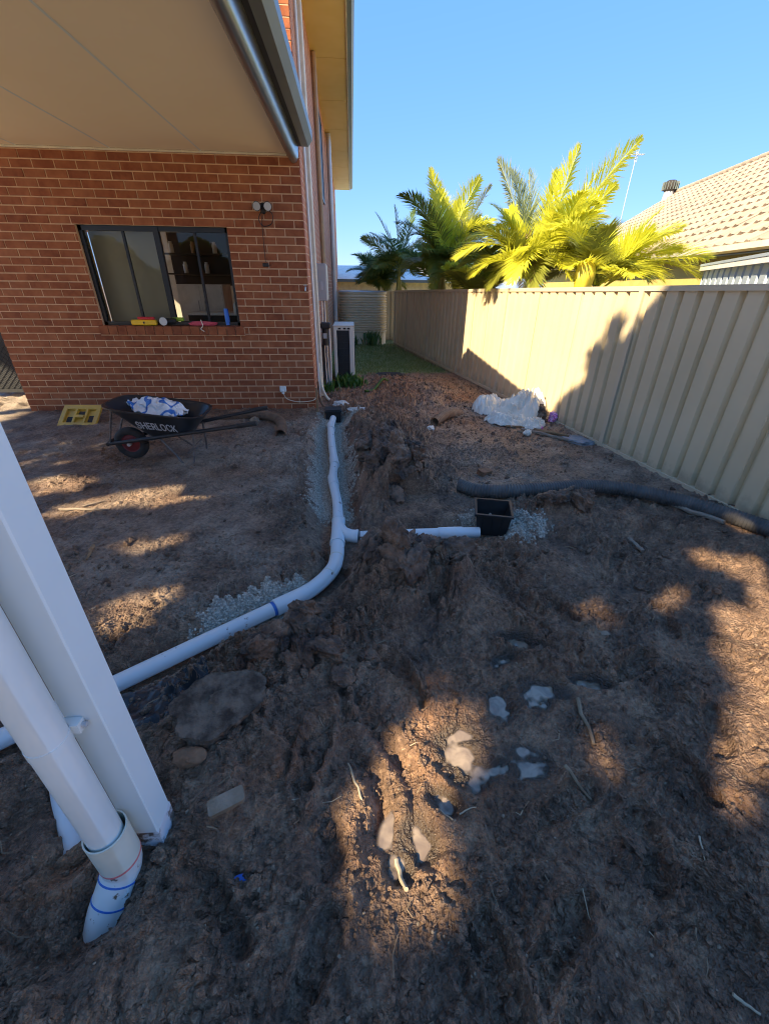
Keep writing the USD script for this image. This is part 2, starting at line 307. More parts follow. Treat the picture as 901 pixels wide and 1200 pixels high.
# window: frame, panes, sill of bricks on edge
fy = D + .045
win = part(house, 'window_frame', cat(bx(WX0, WX1, fy, fy+.06, WZ1-.055, WZ1), bx(WX0, WX1, fy, fy+.06, WZ0, WZ0+.05), bx(WX0, WX0+.045, fy, fy+.06, WZ0, WZ1), bx(WX1-.04, WX1, fy, fy+.06, WZ0, WZ1),
    bx(-2.42, -2.355, fy-.01, fy+.05, WZ0+.01, WZ1-.01)), 'dark_alu')
for a in (-2.805, -1.945): part(win, 'glazing_bar', bx(a, a+.028, fy+.012, fy+.045, WZ0+.03, WZ1-.04), 'dark_alu')
for a, b in ((WX0+.04, -2.80), (-2.785, -2.415), (-2.36, -1.94), (-1.92, WX1-.035)): part(win, 'pane', bx(a, b, fy+.026, fy+.031, WZ0+.045, WZ1-.05), 'glass')
n = 16; w = (WX1-WX0+.10)/n
for i in range(n):
    a = WX0-.05+i*w; z1 = WZ0+.004; v = cat(bx(a+.004, a+w-.004, D-.035+rng.normal(0, .001), D+.10, WZ0-.105, z1)); v[0][v[0][:, 2] > z1-.01, 2] += (v[0][v[0][:, 2] > z1-.01, 1]-D)*.10
    part(house, 'sill_brick', v, BR[i % 3])
part(house, 'sill_mortar', bx(WX0-.05, WX1+.05, D-.022, D+.09, WZ0-.115, WZ0-.006), 'mortar')
# eaves on the side, gutter, roof
sy = 6.0; soff = part(house, 'soffit', bx(XC-.02, .0, sy, YE, EZ+.012, EZ+.03), 'dark_gap')
while sy < YE:
    e = min(sy+1.83, YE); part(soff, 'soffit_panel', bx(XC-.03, .0, sy+.006, e-.006, EZ, EZ+.011), 'soffit_cream'); sy = e
part(house, 'fascia', bx(.002, .022, 5.6, YE+.05, EZ-.015, EZ+.17), 'trim_cream')
part(house, 'eaves_gutter', prism([(.024, EZ+.03), (.085, EZ+.03), (.125, EZ+.07), (.125, EZ+.15), (.024, EZ+.15)], 5.6, YE+.06, 1), 'gutter_grey')
part(house, 'front_soffit', bx(XL-.5, .0, 5.65, D, EZ+.001, EZ+.03), 'soffit_cream')
a, b, c, d = XL-.55, .10, 5.6, YE+.1; zr = 6.7; xm = (a+b)/2; e = (b-a)/2
part(house, 'roof', (np.array([(a, c, EZ+.17), (b, c, EZ+.17), (b, d, EZ+.17), (a, d, EZ+.17), (xm, c+e, zr), (xm, d-e, zr)]), np.array([(0, 1, 4), (1, 2, 5), (1, 5, 4), (2, 3, 5), (3, 0, 4), (3, 4, 5), (0, 2, 1), (0, 3, 2)])), 'roof_tile_a')
part(house, 'drainpipe', bx(XC+.004, XC+.075, 6.98, 7.08, .02, EZ-.02, .012), 'trim_cream')
part(house, 'drainpipe', tube([(XC+.045, 9.45, .05), (XC+.045, 9.45, 3), (XC+.045, 9.45, EZ-.01)], .042, 14), 'trim_tan', 30, label='tan brown pipe up the side wall')
part(house, 'drainpipe', tube([(XC+.08, 13.6, .02), (XC+.08, 13.6, 3), (XC+.08, 13.6, EZ-.01)], .06, 14), 'galv', 30)
part(house, 'conduit', tube([(XC+.02, 6.82, -.02), (XC+.02, 6.82, 1.2), (XC+.02, 6.82, 3.2), (XC+.02, 6.82, EZ)], .017, 10), 'pvc_white', 40)
for y0, y1, z0, z1 in ((10.4, 11.6, 3.2, 4.6), (14.9, 16.2, 3.2, 4.6)):
    f = part(house, 'side_window', cat(bx(XC, XC+.02, y0, y1, z1-.05, z1), bx(XC, XC+.02, y0, y1, z0, z0+.05), bx(XC, XC+.02, y0, y0+.05, z0, z1), bx(XC, XC+.02, y1-.05, y1, z0, z1)), 'dark_alu')
    part(f, 'pane', bx(XC, XC+.008, y0+.05, y1-.05, z0+.05, z1-.05), 'black_plastic')
mb = part(house, 'meter_box', bx(XC+.002, -.405, 7.7, 8.12, 1.40, 1.93, .008), 'meter_grey'); part(mb, 'door', bx(-.405, -.398, 7.72, 8.10, 1.42, 1.91), 'trim_cream')
part(mb, 'label_plate', bx(-.50, -.46, 7.696, 7.7, 1.56, 1.68), 'galv')
for x, y, z1 in ((-.50, 7.72, 1.40), (-.455, 7.74, 1.40)): part(house, 'conduit', tube(smooth_path([(x, y, z1), (x, y-.0, .9), (x+.01, y-.02, .35), (x+.03, y-.1, .05), (x+.05, y-.25, -.06)], 6), .016, 9), 'galv', 40)
part(house, 'conduit', tube(smooth_path([(XC+.03, 6.5, .35), (XC+.05, 6.42, .12), (-.47, 6.35, .02), (-.40, 6.36, -.04)], 7), .016, 9), 'hose_brown', 40)
part(house, 'conduit', tube(smooth_path([(XC+.03, 6.9, .55), (XC+.06, 6.85, .22), (-.44, 6.72, .07), (-.36, 6.7, .0)], 7), .022, 9), 'trim_cream', 40)
stk = top('timber_stake', bx(-.548, -.520, 6.02, 6.04, -.12, .36, .003), 'wood_brown', 'thin timber stake stuck in the dirt at the brick corner', 'stake')
# things seen inside through the glass
t = thing('roller_blind', 'dull beige blind drawn behind the two left window panes', 'blind')
part(t, 'fabric', bx(WX0+.02, -2.44, D+.22, D+.225, WZ0-.02, WZ1-.02), 'blind'); part(t, 'roller', tube([(WX0+.02, D+.23, WZ1-.02), (-2.44, D+.23, WZ1-.02)], .02, 10), 'trim_tan', 40)
t = thing('kitchen_shelf', 'dark shelf with jars hung on the wall inside the window', 'shelf')
for z in (1.75, 2.03): part(t, 'shelf_board', bx(-2.98, -2.02, 8.0, 8.3, z, z+.025), 'dark_wood')
part(t, 'back_board', bx(-2.98, -2.02, 8.3, 8.33, 1.6, 2.4), 'dark_wood')
for i in range(5): top('storage_jar', lathe([(0, 0), (.035, .0), (.037, .12), (.025, .14), (.025, .16), (0, .16)], 10, (-2.88+i*.17, 8.12, 1.777 if i % 2 else 2.057)), ['bottle_white', 'cabinet_white', 'trim_tan'][i % 3], 'small jar standing on the dark shelf inside the window', 'jar', 'jars on the shelf inside', smooth=40)
t = thing('white_cabinet', 'white kitchen cabinet seen through the right window panes', 'cabinet')
part(t, 'carcass', bx(-2.66, -1.98, 7.4, 7.9, .1, 1.62), 'cabinet_white')
for i in range(2): part(t, 'door', bx(-2.65+i*.335, -2.33+i*.335, 7.384, 7.4, .12, 1.60), 'cabinet_white'); part(t, 'handle', bx(-2.37+i*.09, -2.36+i*.09, 7.37, 7.384, 1.2, 1.4), 'galv')
t = thing('kitchen_bench', 'low bench top inside behind the right window panes', 'bench'); part(t, 'bench_top', bx(-2.43, -1.0, 6.95, 7.36, 1.22, 1.255), 'bottle_white'); part(t, 'cupboard', bx(-2.43, -1.0, 7.0, 7.36, .1, 1.22), 'dark_wood')

# ------------------------------------------------------------------ patio roof with its post
pat = thing('patio_roof', 'flat cream patio roof with silver edge beam and grey gutter, over the wheelbarrow', 'patio roof')
PY0, PY1, ZC = .74, D-.012, 2.965
for a, b in ((-1.68, -.71), (-2.68, -1.68), (-3.68, -2.68), (-4.6, -3.68)): part(pat, 'ceiling_panel', bx(a+.004, b-.004, PY0, PY1, ZC, ZC+.075), 'ceiling_cream')
part(pat, 'roof_sheet', bx(-4.6, -.56, PY0, PY1, ZC+.08, ZC+.10), 'fence_paint')
part(pat, 'joint_strip', cat(*[bx(x-.009, x+.009, PY0, PY1, ZC-.002, ZC+.07) for x in (-1.68, -2.68, -3.68)]), 'white_paint')
ang = np.linspace(math.pi*.98, math.pi*2.0, 14); prof = [(-.640+.062*math.cos(t_), ZC-.002+.088*math.sin(t_)) for t_ in ang] + [(-.578, ZC+.06), (-.702, ZC+.06)]
part(pat, 'edge_beam', prism(prof, PY0, PY1-.003, 1), 'steel_blue_grey', 30)
part(pat, 'beam_lip', bx(-.714, -.7025, PY0, PY1, ZC-.012, ZC-.001), 'dark_gap')
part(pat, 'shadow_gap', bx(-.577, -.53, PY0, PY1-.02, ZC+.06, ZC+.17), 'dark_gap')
part(pat, 'gutter', prism([(-.53, ZC+.045), (-.455, ZC+.045), (-.405, ZC+.10), (-.405, ZC+.19), (-.53, ZC+.19)], PY0, PY1-.08, 1), 'gutter_grey')
part(pat, 'wall_trim', bx(-4.6, -.716, D-.010, D-.001, ZC-.022, ZC-.002), 'trim_cream')
part(pat, 'post', bx(-.752, -.660, .722, .812, -.25, ZC-.09, .004), 'white_paint')
part(pat, 'post_stain', bx(-.7525, -.6595, .7215, .8125, -.25, .10), 'post_mud')

# ------------------------------------------------------------------ fence of ribbed sheets
FA, FB = 3.574, .16
def fx(y): return FA - FB*y
FD = np.array([-FB, 1.0]); FL = math.hypot(*FD); FD /= FL; FN = np.array([FD[1], -FD[0]])      # along the fence, and out beyond it
def ftop(y): return 1.665 - .0175*(y-4.4)
posts = [-2.6, -.25, 2.08, 4.43, 7.15, 8.95, 10.9, 12.8, 14.1]
fence = thing('metal_fence', 'long beige ribbed metal fence along the right of the yard', 'fence')
def fpt(y, o, z): return (fx(y)+FN[0]*o, y+FN[1]*o, z)
for y in posts:
    o = []
    for dy, oo in ((-.028, -.040), (.028, -.040), (.028, .042), (-.028, .042)):
        for z in (-.25, ftop(y)-.004): o.append(fpt(y+dy, oo, z))
    part(fence, 'post', hull(o), 'fence_rail'); part(fence, 'post_flange', hull([fpt(y+dy, oo, z) for dy in (-.06, .06) for oo in (.030, .0415) for z in (-.25, ftop(y)-.006)]), 'dark_gap')
def corr(y0, y1, at, zlo, ztop, per=.196, d0=-.022, d1=.026):
    """a ribbed sheet from y0 to y1: pans towards the yard, narrow recesses between"""
    per = (y1-y0)/max(1, round((y1-y0)/per)); pts = []
    for k in range(round((y1-y0)/per)):
        for f, o in ((.0, d0), (.66, d0), (.75, d1), (.91, d1)): pts.append((y0+(k+f)*per, o))
    pts.append((y1, d0))
    v, f = [], []
    for y, o in pts: v += [at(y, o, zlo), at(y, o, ztop(y))]
    k = len(v)
    for y, o in pts: v += [at(y, o+.0015, zlo), at(y, o+.0015, ztop(y))]
    for i in range(len(pts)-1):
        a = 2*i; f += [(a, a+3, a+2), (a, a+1, a+3)]; f += [(k+a, k+a+2, k+a+3), (k+a, k+a+3, k+a+1)]
    return np.array(v), np.array(f)
for a, b in zip(posts[:-1], posts[1:]):
    q = (b-a-.08)/3
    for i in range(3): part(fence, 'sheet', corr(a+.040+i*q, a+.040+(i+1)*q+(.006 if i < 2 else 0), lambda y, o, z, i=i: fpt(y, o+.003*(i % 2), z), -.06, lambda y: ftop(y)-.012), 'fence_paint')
    for z, nm in ((None, 'top_rail'), (.02, 'bottom_rail')):
        o = []
        for y in (a+.0285, b-.0285):
            zz = ftop(y) if z is None else z
            for oo in (-.034, .036):
                for dz in (-.045, .0): o.append(fpt(y, oo, zz+dz+(0 if z is None else .045)))
        part(fence, nm, hull(o), 'fence_rail')
t = thing('metal_fence', 'short dark rear fence closing the yard behind the water tank', 'fence')
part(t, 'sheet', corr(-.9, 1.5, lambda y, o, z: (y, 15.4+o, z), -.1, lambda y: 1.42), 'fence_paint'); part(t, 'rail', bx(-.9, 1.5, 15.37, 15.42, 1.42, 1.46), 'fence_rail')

# ------------------------------------------------------------------ water tank at the far end
tank = thing('water_tank', 'ribbed beige slimline water tank at the far end of the side yard', 'water tank')
TX0, TX1, TY0, TY1 = -.40, 1.06, 14.15, 14.95
def oval(off):
    r = (TY1-TY0)/2; a1 = np.linspace(-math.pi/2, math.pi/2, 13); p = [(TX1-r+(r+off)*math.cos(t_), (TY0+TY1)/2+(r+off)*math.sin(t_)) for t_ in a1]
    return np.array(p + [(TX0+r-(r+off)*math.cos(t_), (TY0+TY1)/2-(r+off)*math.sin(t_)) for t_ in a1])
rings = [(-.1, 0), (.30, 0), (.305, .012)]; z = .33
while z < 1.36: rings += [(z, .024), (z+.022, .024), (z+.036, -.020), (z+.052, -.020)]; z += .07
rings += [(1.40, .02), (1.44, .02)]
v = np.vstack([np.column_stack([oval(o), np.full(26, zz)]) for zz, o in rings]); n = 26; i = np.arange(len(rings)-1)[:, None]*n; j = np.arange(n)[None]; j2 = (j+1) % n
part(tank, 'wall', cat((v, np.stack([i+j, i+j2, i+n+j2, i+n+j], -1).reshape(-1, 4))), 'tank_paint')
o = oval(.03); part(tank, 'lid', hull(np.vstack([np.column_stack([o, np.full(26, 1.44)]), np.column_stack([oval(-.05), np.full(26, 1.475)])])), 'galv')

# ------------------------------------------------------------------ neighbours
nh = thing('neighbour_house', 'yellow neighbouring house under a sandy tiled roof, beyond the right fence', 'house')
ND = np.array([.2, 1.0]); ND /= np.linalg.norm(ND); NP = np.array([ND[1], -ND[0]])
def nb(y, run, z): return (5.0+.2*y+NP[0]*run, y+NP[1]*run, z)      # y: where along the eave line; run: distance in from the eave
RP = math.radians(33.0); ZE, RUN = 2.335, 4.28
YN0, YN1 = -4.0, 25.0
def slab(pts, th):
    p = np.array(pts, float); return hull(np.vstack([p, p-[0, 0, th]]))
base = part(nh, 'roof', slab([nb(YN0, .02, ZE-.03), nb(YN1, .02, ZE-.03), nb(YN1-3.2, RUN, ZE+RUN*math.tan(RP)-.03), nb(YN0, RUN, ZE+RUN*math.tan(RP)-.03)], .05), 'roof_tile_a')
part(nh, 'roof', slab([nb(YN1, .02, ZE-.03), nb(YN1, 2*RUN, ZE-.03), nb(YN1-3.2, RUN, ZE+RUN*math.tan(RP)-.03)], .05), 'roof_tile_b')
part(nh, 'roof', slab([nb(YN0, 2*RUN, ZE-.03), nb(YN1, 2*RUN, ZE-.03), nb(YN1-3.2, RUN, ZE+RUN*math.tan(RP)-.03), nb(YN0, RUN, ZE+RUN*math.tan(RP)-.03)], .05), 'roof_tile_b')
part(nh, 'wall', hull([nb(YN0, .22, -.3), nb(YN1-.5, .22, -.3), nb(YN0, .22, ZE-.02), nb(YN1-.5, .22, ZE-.02), nb(YN0, 8, -.3), nb(YN1-.5, 8, -.3), nb(YN0, 8, ZE-.02), nb(YN1-.5, 8, ZE-.02)]), 'yellow_render')
part(nh, 'gutter', hull([nb(y, r, z) for y in (YN0, YN1) for r, z in ((-.11, ZE-.02), (.0, ZE-.02), (-.11, ZE-.11), (.0, ZE-.14))]), 'trim_cream')
part(nh, 'eaves_soffit', hull([nb(y, r, z) for y in (YN0, YN1-.5) for r, z in ((.0, ZE-.15), (.215, ZE-.15), (.0, ZE-.165), (.215, ZE-.165))]), 'gutter_grey')
# roof tiles: courses of wavy tiles, each one lapping over the one below
ct, st_ = math.cos(RP), math.sin(RP); tiles = []; TW, TL = .305, .335
nrow = int(RUN/ct/TL)+1
for r_ in range(nrow):
    y = 4.6 + (r_ % 2)*TW*.5
    while y < 24.5:
        u0 = r_*TL - .02; u1 = min(u0+TL+.04, RUN/ct)
        if y*1.02 < YN1 - 3.2*(u0*ct/RUN) - .2: tiles.append((y, u0, u1))
        y += TW
def tile(y, u0, u1):
    s_ = np.linspace(0, 1, 7); wv = .028*np.maximum(0, np.sin(s_*2*math.pi*1.0+.4))+.006*np.sin(s_*9); v = []
    jt = rng.normal(0, .003)
    for u, lift in ((u0, .0), (u0, .038), (u1, .006)):
        for a_, b_ in zip(s_, wv):
            h = (b_ if lift else 0) + lift + jt
            p = nb(y + a_*(TW-.004)*ND[1], u*ct - h*st_, ZE + u*st_ + h*ct - .02); v.append(p)
    f = []
    for q in (0, 7):
        for k in range(6): f += [(q+k, q+k+8, q+k+1), (q+k, q+k+7, q+k+8)]
    return np.array(v), np.array(f)[:, ::-1]
def tdist(t_):
    c = np.array(nb(t_[0], t_[1]*ct, ZE+t_[1]*st_))-CAM; dp = c@fw; px = 450+487*(c@rt)/dp
    return 1e9 if px > 912 else dp
tiles.sort(key=tdist); tiles = [t_ for t_ in tiles]; vis = 300; far_t = []
for k, t_ in enumerate(tiles):
    if k < vis: part(base, 'tile', tile(*t_), ('roof_tile_a', 'roof_tile_b')[int(rng.random() < .5)], 50)
    else: far_t.append(tile(*t_))
part(base, 'tiles', cat(*far_t), 'roof_tile_b', 50, kind='stuff')
zr = ZE+RUN*math.tan(RP); yy = 5.0
while yy < YN1-3.6:
    part(base, 'ridge_cap', tube([nb(yy, RUN, zr+.02), nb(yy+.2, RUN, zr+.024), nb(yy+.41, RUN, zr+.03)], .085, 10), ('roof_tile_a', 'roof_tile_b')[int(yy*10) % 2], 40); yy += .4
# spinning roof vent
def on_roof(y, run): return np.array(nb(y, run, ZE+run*math.tan(RP)))
p = on_roof(21.4, 4.0); vent = thing('roof_vent', 'grey turbine vent near the ridge of the tiled roof', 'roof vent', loc=p+np.array([0, 0, -.05]))
part(vent, 'base', lathe([(.24, -.25), (.19, .14), (.18, .27)], 18), 'meter_grey', 40); part(vent, 'cap', lathe([(.20, .27), (.26, .36), (.285, .46), (.255, .57), (.14, .64), (0, .66)], 18), 'rubber', 40)
part(vent, 'vane', cat(*[xf(bx(.26, .31, -.008, .008, .31, .58), rot=(0, 0, a_)) for a_ in range(0, 360, 20)]), 'gutter_grey')
p = on_roof(24.0, 3.2); ant = thing('tv_antenna', 'thin television antenna on a tall mast above the tiled roof', 'antenna', loc=p)
part(ant, 'mast', tube([(0, 0, -.3), (0, 0, 1.0), (.03, 0, 2.6)], .02, 8), 'galv'); part(ant, 'boom', tube([(-.35, .1, 2.5), (.35, -.1, 2.5)], .016, 6), 'meter_grey')
for i in range(6): x_ = -.3+i*.12; part(ant, 'element', tube([(x_, -.28+.02*i, 2.5), (x_+.05, .28-.02*i, 2.5)], .010, 6), 'meter_grey')
for i in range(2): part(ant, 'element', tube([(.1*i, .0, 2.2), (.1*i+.02, .06, 2.75)], .010, 6), 'meter_grey')
# blue-grey shed just beyond the fence
shed = thing('garden_shed', 'blue grey ribbed metal shed showing above the right fence', 'shed')
A_, B_ = np.array([3.72, 3.7]), np.array([5.2, 6.72]); sd = (B_-A_)/np.linalg.norm(B_-A_); sn = np.array([sd[1], -sd[0]]); sl = np.linalg.norm(B_-A_)
def sp(s_, o, z): return (A_[0]+sd[0]*s_+sn[0]*o, A_[1]+sd[1]*s_+sn[1]*o, z)
part(shed, 'wall', corr(0, sl, sp, -.2, lambda s_: 1.90, per=.26), 'shed_blue'); part(shed, 'roof', hull([sp(s_, o, z) for s_ in (-.06, sl+.06) for o, z in ((-.08, 1.93), (-.08, 1.96), (2.2, 2.15), (2.2, 2.18))]), 'shed_blue')
part(shed, 'fascia', hull([sp(s_, o, z) for s_ in (-.06, sl+.06) for o in (-.075, -.03) for z in (1.875, 1.928)]), 'white_roof')
part(shed, 'end_wall', hull([sp(sl, o, z) for o in (.02, 2.0) for z in (-.2, 1.9)] + [sp(sl-.02, o, z) for o in (.02, 2.0) for z in (-.2, 1.9)]), 'shed_blue')
fh = thing('far_house', 'pale cream house with a white roof beyond the water tank', 'house')
part(fh, 'wall', bx(-2, 6, 20, 26, -.2, 1.75), 'far_cream'); part(fh, 'roof', hull([(-2.3, 19.6, 1.78), (6.3, 19.6, 1.78), (-2.3, 19.6, 1.83), (6.3, 19.6, 1.83), (-2.3, 23, 2.42), (6.3, 23, 2.42), (-2.3, 26.4, 1.78), (6.3, 26.4, 1.78)]), 'white_roof'); part(fh, 'gutter', bx(-2.3, 6.3, 19.5, 19.59, 1.72, 1.82), 'gutter_grey')
# lattice gate at the left of the house, dark cloth on its back
gate = thing('lattice_gate', 'dark lattice gate standing left of the brick wall', 'gate')
part(gate, 'frame', cat(bx(-6.6, -4.66, 7.0, 7.04, 1.75, 1.8), bx(-6.6, -4.66, 7.0, 7.04, .10, .15), bx(-4.70, -4.66, 7.0, 7.04, .1, 1.8), bx(-6.6, -6.56, 7.0, 7.04, .1, 1.8)), 'black_metal')
part(gate, 'backing', bx(-6.6, -4.66, 7.06, 7.065, .1, 1.8), 'dark_gap')
q = []
for i in range(-22, 24):
    for sg in (1, -1):
        x0 = -6.6+i*.085; a_, b_ = (x0, .15), (x0+sg*1.6, 1.75)
        ts = np.clip([((-6.58 if sg > 0 else -4.68)-a_[0])/(b_[0]-a_[0]), ((-4.68 if sg > 0 else -6.58)-a_[0])/(b_[0]-a_[0])], 0, 1)
        if ts[1]-ts[0] > .02: q.append(tube([(a_[0]+(b_[0]-a_[0])*t_, 7.02+.006*sg, a_[1]+(b_[1]-a_[1])*t_) for t_ in ts], .006, 4, cap=False))
part(gate, 'lattice', cat(*q), 'black_metal', kind='stuff')

# ------------------------------------------------------------------ the ground: one sheet, fine near the camera
def spaced(stops):
    out = [stops[0][0]]
    for (a, s0), (b, s1) in zip(stops[:-1], stops[1:]):
        x, o = a, []
        while x < b:
            x += s0 + (s1-s0)*(x-a)/(b-a); o.append(x)
        o = np.array(o); o = a + (o-a)*(b-a)/(o[-1]-a); out += list(o)
    return np.array(out)
gx = spaced([(-160, 25), (-20, 3), (-7, .12), (-3.2, .028), (-1.3, .010), (1.7, .010), (3.2, .022), (6, .15), (20, 3), (160, 25)])
gy = spaced([(-160, 25), (-20, 3), (-2, .12), (.1, .012), (.25, .0075), (1.9, .0095), (3.6, .016), (7.5, .035), (14, .09), (25, 1), (160, 25)])
X, Y = np.meshgrid(gx, gy)
def ss(a, b, x): t_ = np.clip((x-a)/(b-a), 0, 1); return t_*t_*(3-2*t_)
def segd(X, Y, pts):
    d = np.full(X.shape, 1e9)
    for (ax, ay), (bx_, by) in zip(pts[:-1], pts[1:]):
        t_ = np.clip(((X-ax)*(bx_-ax)+(Y-ay)*(by-ay))/((bx_-ax)**2+(by-ay)**2), 0, 1); d = np.minimum(d, np.hypot(X-ax-t_*(bx_-ax), Y-ay-t_*(by-ay)))
    return d
MAIN = [(-.30, 5.86), (-.318, 5.35), (-.268, 4.6), (-.232, 4.2), (-.228, 3.75), (-.176, 3.3), (-.152, 2.9), (-.150, 2.62)]
BEND = [(-.150, 2.62), (-.145, 2.42), (-.175, 2.26), (-.285, 2.085), (-.45, 1.96)]
LOWER = [(-.45, 1.96), (-1.163, 1.446), (-1.36, 1.295), (-2.3, .58)]
BRANCH = [(-.12, 2.72), (.10, 2.70), (.5, 2.69), (.99, 2.68)]
near = (np.abs(X) < 8) & (Y > -3) & (Y < 16)
xn, yn = X[near], Y[near]; P3 = np.stack([xn, yn, np.zeros_like(xn)], -1)
def nz(f, o, seed): return meshkit.fbm(P3*f, o, seed)-.5
wx, wy = nz(2.5, 2, 11), nz(2.5, 2, 12); w2x, w2y = 2.5*nz(22, 3, 13), 2.5*nz(22, 3, 14)
def hsh(ix, iy, seed):
    h = (ix.astype(np.int64)*374761393 + iy.astype(np.int64)*668265263 + seed*1442695) & 0xFFFFFFFF
    h = ((h ^ (h >> 13))*1274126177) & 0xFFFFFFFF
    return ((h ^ (h >> 16)) & 0xFFFF)/65535.0
def lumps(s, seed, warp=.25):
    """rounded and broken clods of about the size s, as heights in units of s"""
    x, y = (xn+wx*warp+.08*s*w2x)/s, (yn+wy*warp+.08*s*w2y)/s; ix, iy = np.floor(x), np.floor(y); o = np.zeros_like(x)
    for a in (-1, 0, 1):
        for b in (-1, 0, 1):
            jx, jy = ix+a, iy+b; h1, h2, h3, h4 = (hsh(jx, jy, seed+q) for q in range(4))
            dx, dy = x-jx-h1, y-jy-h2; r = .28+.5*h3; th = h4*6.28; e = dx*np.cos(th)+dy*np.sin(th)
            d = np.sqrt(dx*dx+dy*dy+.8*e*e); hk = r*(.25+.9*h4*h4)
            o = np.maximum(o, np.minimum(hk*(1+.9*(dx*np.cos(th*3)+dy*np.sin(th*3))), (r-d)*1.5))
    return o
def g(cx, cy, rx, ry, h, th=0):
    c, s_ = math.cos(math.radians(th)), math.sin(math.radians(th)); u, v_ = (xn-cx)*c+(yn-cy)*s_, -(xn-cx)*s_+(yn-cy)*c
    return h*np.exp(-((u/rx)**2+(v_/ry)**2))
n1, n2 = nz(.9, 3, 1), nz(3.1, 4, 2)
z = .05*n1 + .035*n2
# spoil heaped along the trench, and further heaps
spoil = g(.36, 3.45, .28, .30, .36) + g(.24, 4.05, .20, .32, .24) + g(.40, 4.7, .33, .5, .19) + g(.25, 5.5, .35, .5, .11)
spoil += g(.30, 2.08, .26, .19, .21) + g(.60, 1.95, .17, .22, .15) + g(.08, 1.93, .22, .2, .13) + g(.05, 2.32, .12, .14, .09) + g(.42, 1.72, .22, .14, .07)
spoil += g(-.30, 1.50, .34, .22, .09, 25) + g(-.05, 1.25, .28, .26, .06) + g(-.55, 1.05, .25, .16, .07, 20)
spoil += g(1.62, 2.92, .26, .30, .11) + g(1.95, 2.72, .28, .2, .08) + g(-.75, .42, .12, .26, .09, -40) + g(-.45, .86, .22, .09, .06, 38)
spoil += g(.7, 7.3, .75, 1.1, .12) + g(1.35, 6.6, .5, .6, .06)
z = z + spoil
z -= g(-.82, .54, .12, .10, .105) + g(-1.25, .82, .16, .16, .09) + g(-1.1, .35, .25, .3, .06)           # the hole round the buried elbow
z -= g(.62, 1.15, .50, .42, .05) + g(.05, .85, .16, .34, .05, -15)      # the trodden wet hollow
for cx, cy, rx, ry, h, th in ((-.13, .72, .05, .17, .06, 8), (.10, 1.05, .05, .16, .06, 35), (-.02, 1.02, .05, .11, .06, 50), (.06, .80, .035, .12, .08, 5), (-.02, 1.5, .11, .06, .05, -20), (.15, 1.42, .16, .05, .035, -35),
        (.95, .80, .06, .22, .035, -55), (1.2, 1.05, .05, .20, .03, -60), (.75, .62, .06, .2, .025, 70), (1.35, .7, .05, .25, .03, 40), (.9, .45, .06, .16, .025, 20), (1.6, 1.1, .06, .2, .03, -50), (.45, .5, .07, .16, .02, -30)):
    z -= g(cx, cy, rx, ry, h, th); z += g(cx+.09, cy-.03, rx*.7, ry*1.0, h*.45, th)
# how cloddy each place is
dm = segd(xn, yn, MAIN+BEND[1:]+LOWER[1:]); db = segd(xn, yn, BRANCH)
dryL = ss(-.35, -.65, xn+.12*n2)*ss(1.55, 1.9, yn+.72*(xn+.45)*0+.15*n2)*(1-ss(5.6, 6.2, yn)) * ss(.10, .3, (yn-1.96)-.72*(xn+.45))
farR = ss(.7, 1.2, xn+.2*n2)*ss(2.9, 3.6, yn+.3*n2)
wetR = ss(.0, .45, xn+.15*n2)*(1-ss(1.45, 1.95, yn+.2*n2))
rough = np.clip(.50 + 3.4*spoil + .5*np.exp(-(dm/.45)**2) - .40*dryL - .34*farR - .18*wetR, .06, 1.3)
rough *= 1-.85*ss(8.6, 9.6, yn)
dg = nz(4.2, 3, 81); patch = ss(-.13, .13, dg); l1, l2, l3, l4 = lumps(.24, 21, .5), lumps(.085, 31), lumps(.038, 41), lumps(.019, 51, .1)
fr = np.abs(nz(7, 3, 61)); fr2 = nz(26, 3, 62); fr3 = np.abs(nz(14, 3, 63))
th_ = math.radians(-38); au, av = xn*math.cos(th_)+yn*math.sin(th_), -xn*math.sin(th_)+yn*math.cos(th_)
drag = meshkit.fbm(np.stack([au*3, av*15, au*0], -1), 3, 91)-.5                # scrape marks of a bucket
rr_ = rough*(.35+1.0*patch)
l0 = lumps(.16, 27, .6); sm = np.clip(spoil*5.5, 0, 1)
z += sm*(.075*l0 - .06*fr) + rough*(.13*l1 - .09*fr) + rr_*(.095*l2 + .050*l3 - .06*fr3 + .026*fr2) + (.010+.022*patch)*l4*np.clip(rough+.35, 0, 1) + .014*fr2 + (.008+.022*patch)*l3 + .014*drag*(1-patch)*np.clip(rough, 0, .8)
for bx0, by0, bth in ((.55, .42, 40), (.95, .62, 70), (.75, .78, 25), (1.25, .85, 100), (1.1, .42, 130), (1.5, 1.0, 60), (1.35, 1.35, 30), (1.7, 1.65, 80), (1.15, 1.75, 120), (.35, .36, 100), (-.15, .42, 60), (-.45, .55, 140), (1.75, 2.2, 50), (.95, 2.25, 20), (-.2, 1.0, 75), (.2, 1.35, 120)):   # boot prints
    c_, s_ = math.cos(math.radians(bth)), math.sin(math.radians(bth)); u, v_ = (xn-bx0)*c_+(yn-by0)*s_, -(xn-bx0)*s_+(yn-by0)*c_; e = (np.abs(u/.145)**3+np.abs(v_/(.048+.008*np.sin(u*20)))**3)**(1/3)+.5*fr2
    z += -.036*(1-ss(.8, 1.12, e)) + .022*np.exp(-((e-1.25)/.2)**2) + .006*(np.sin(u*160) > .2)*(e < .85)
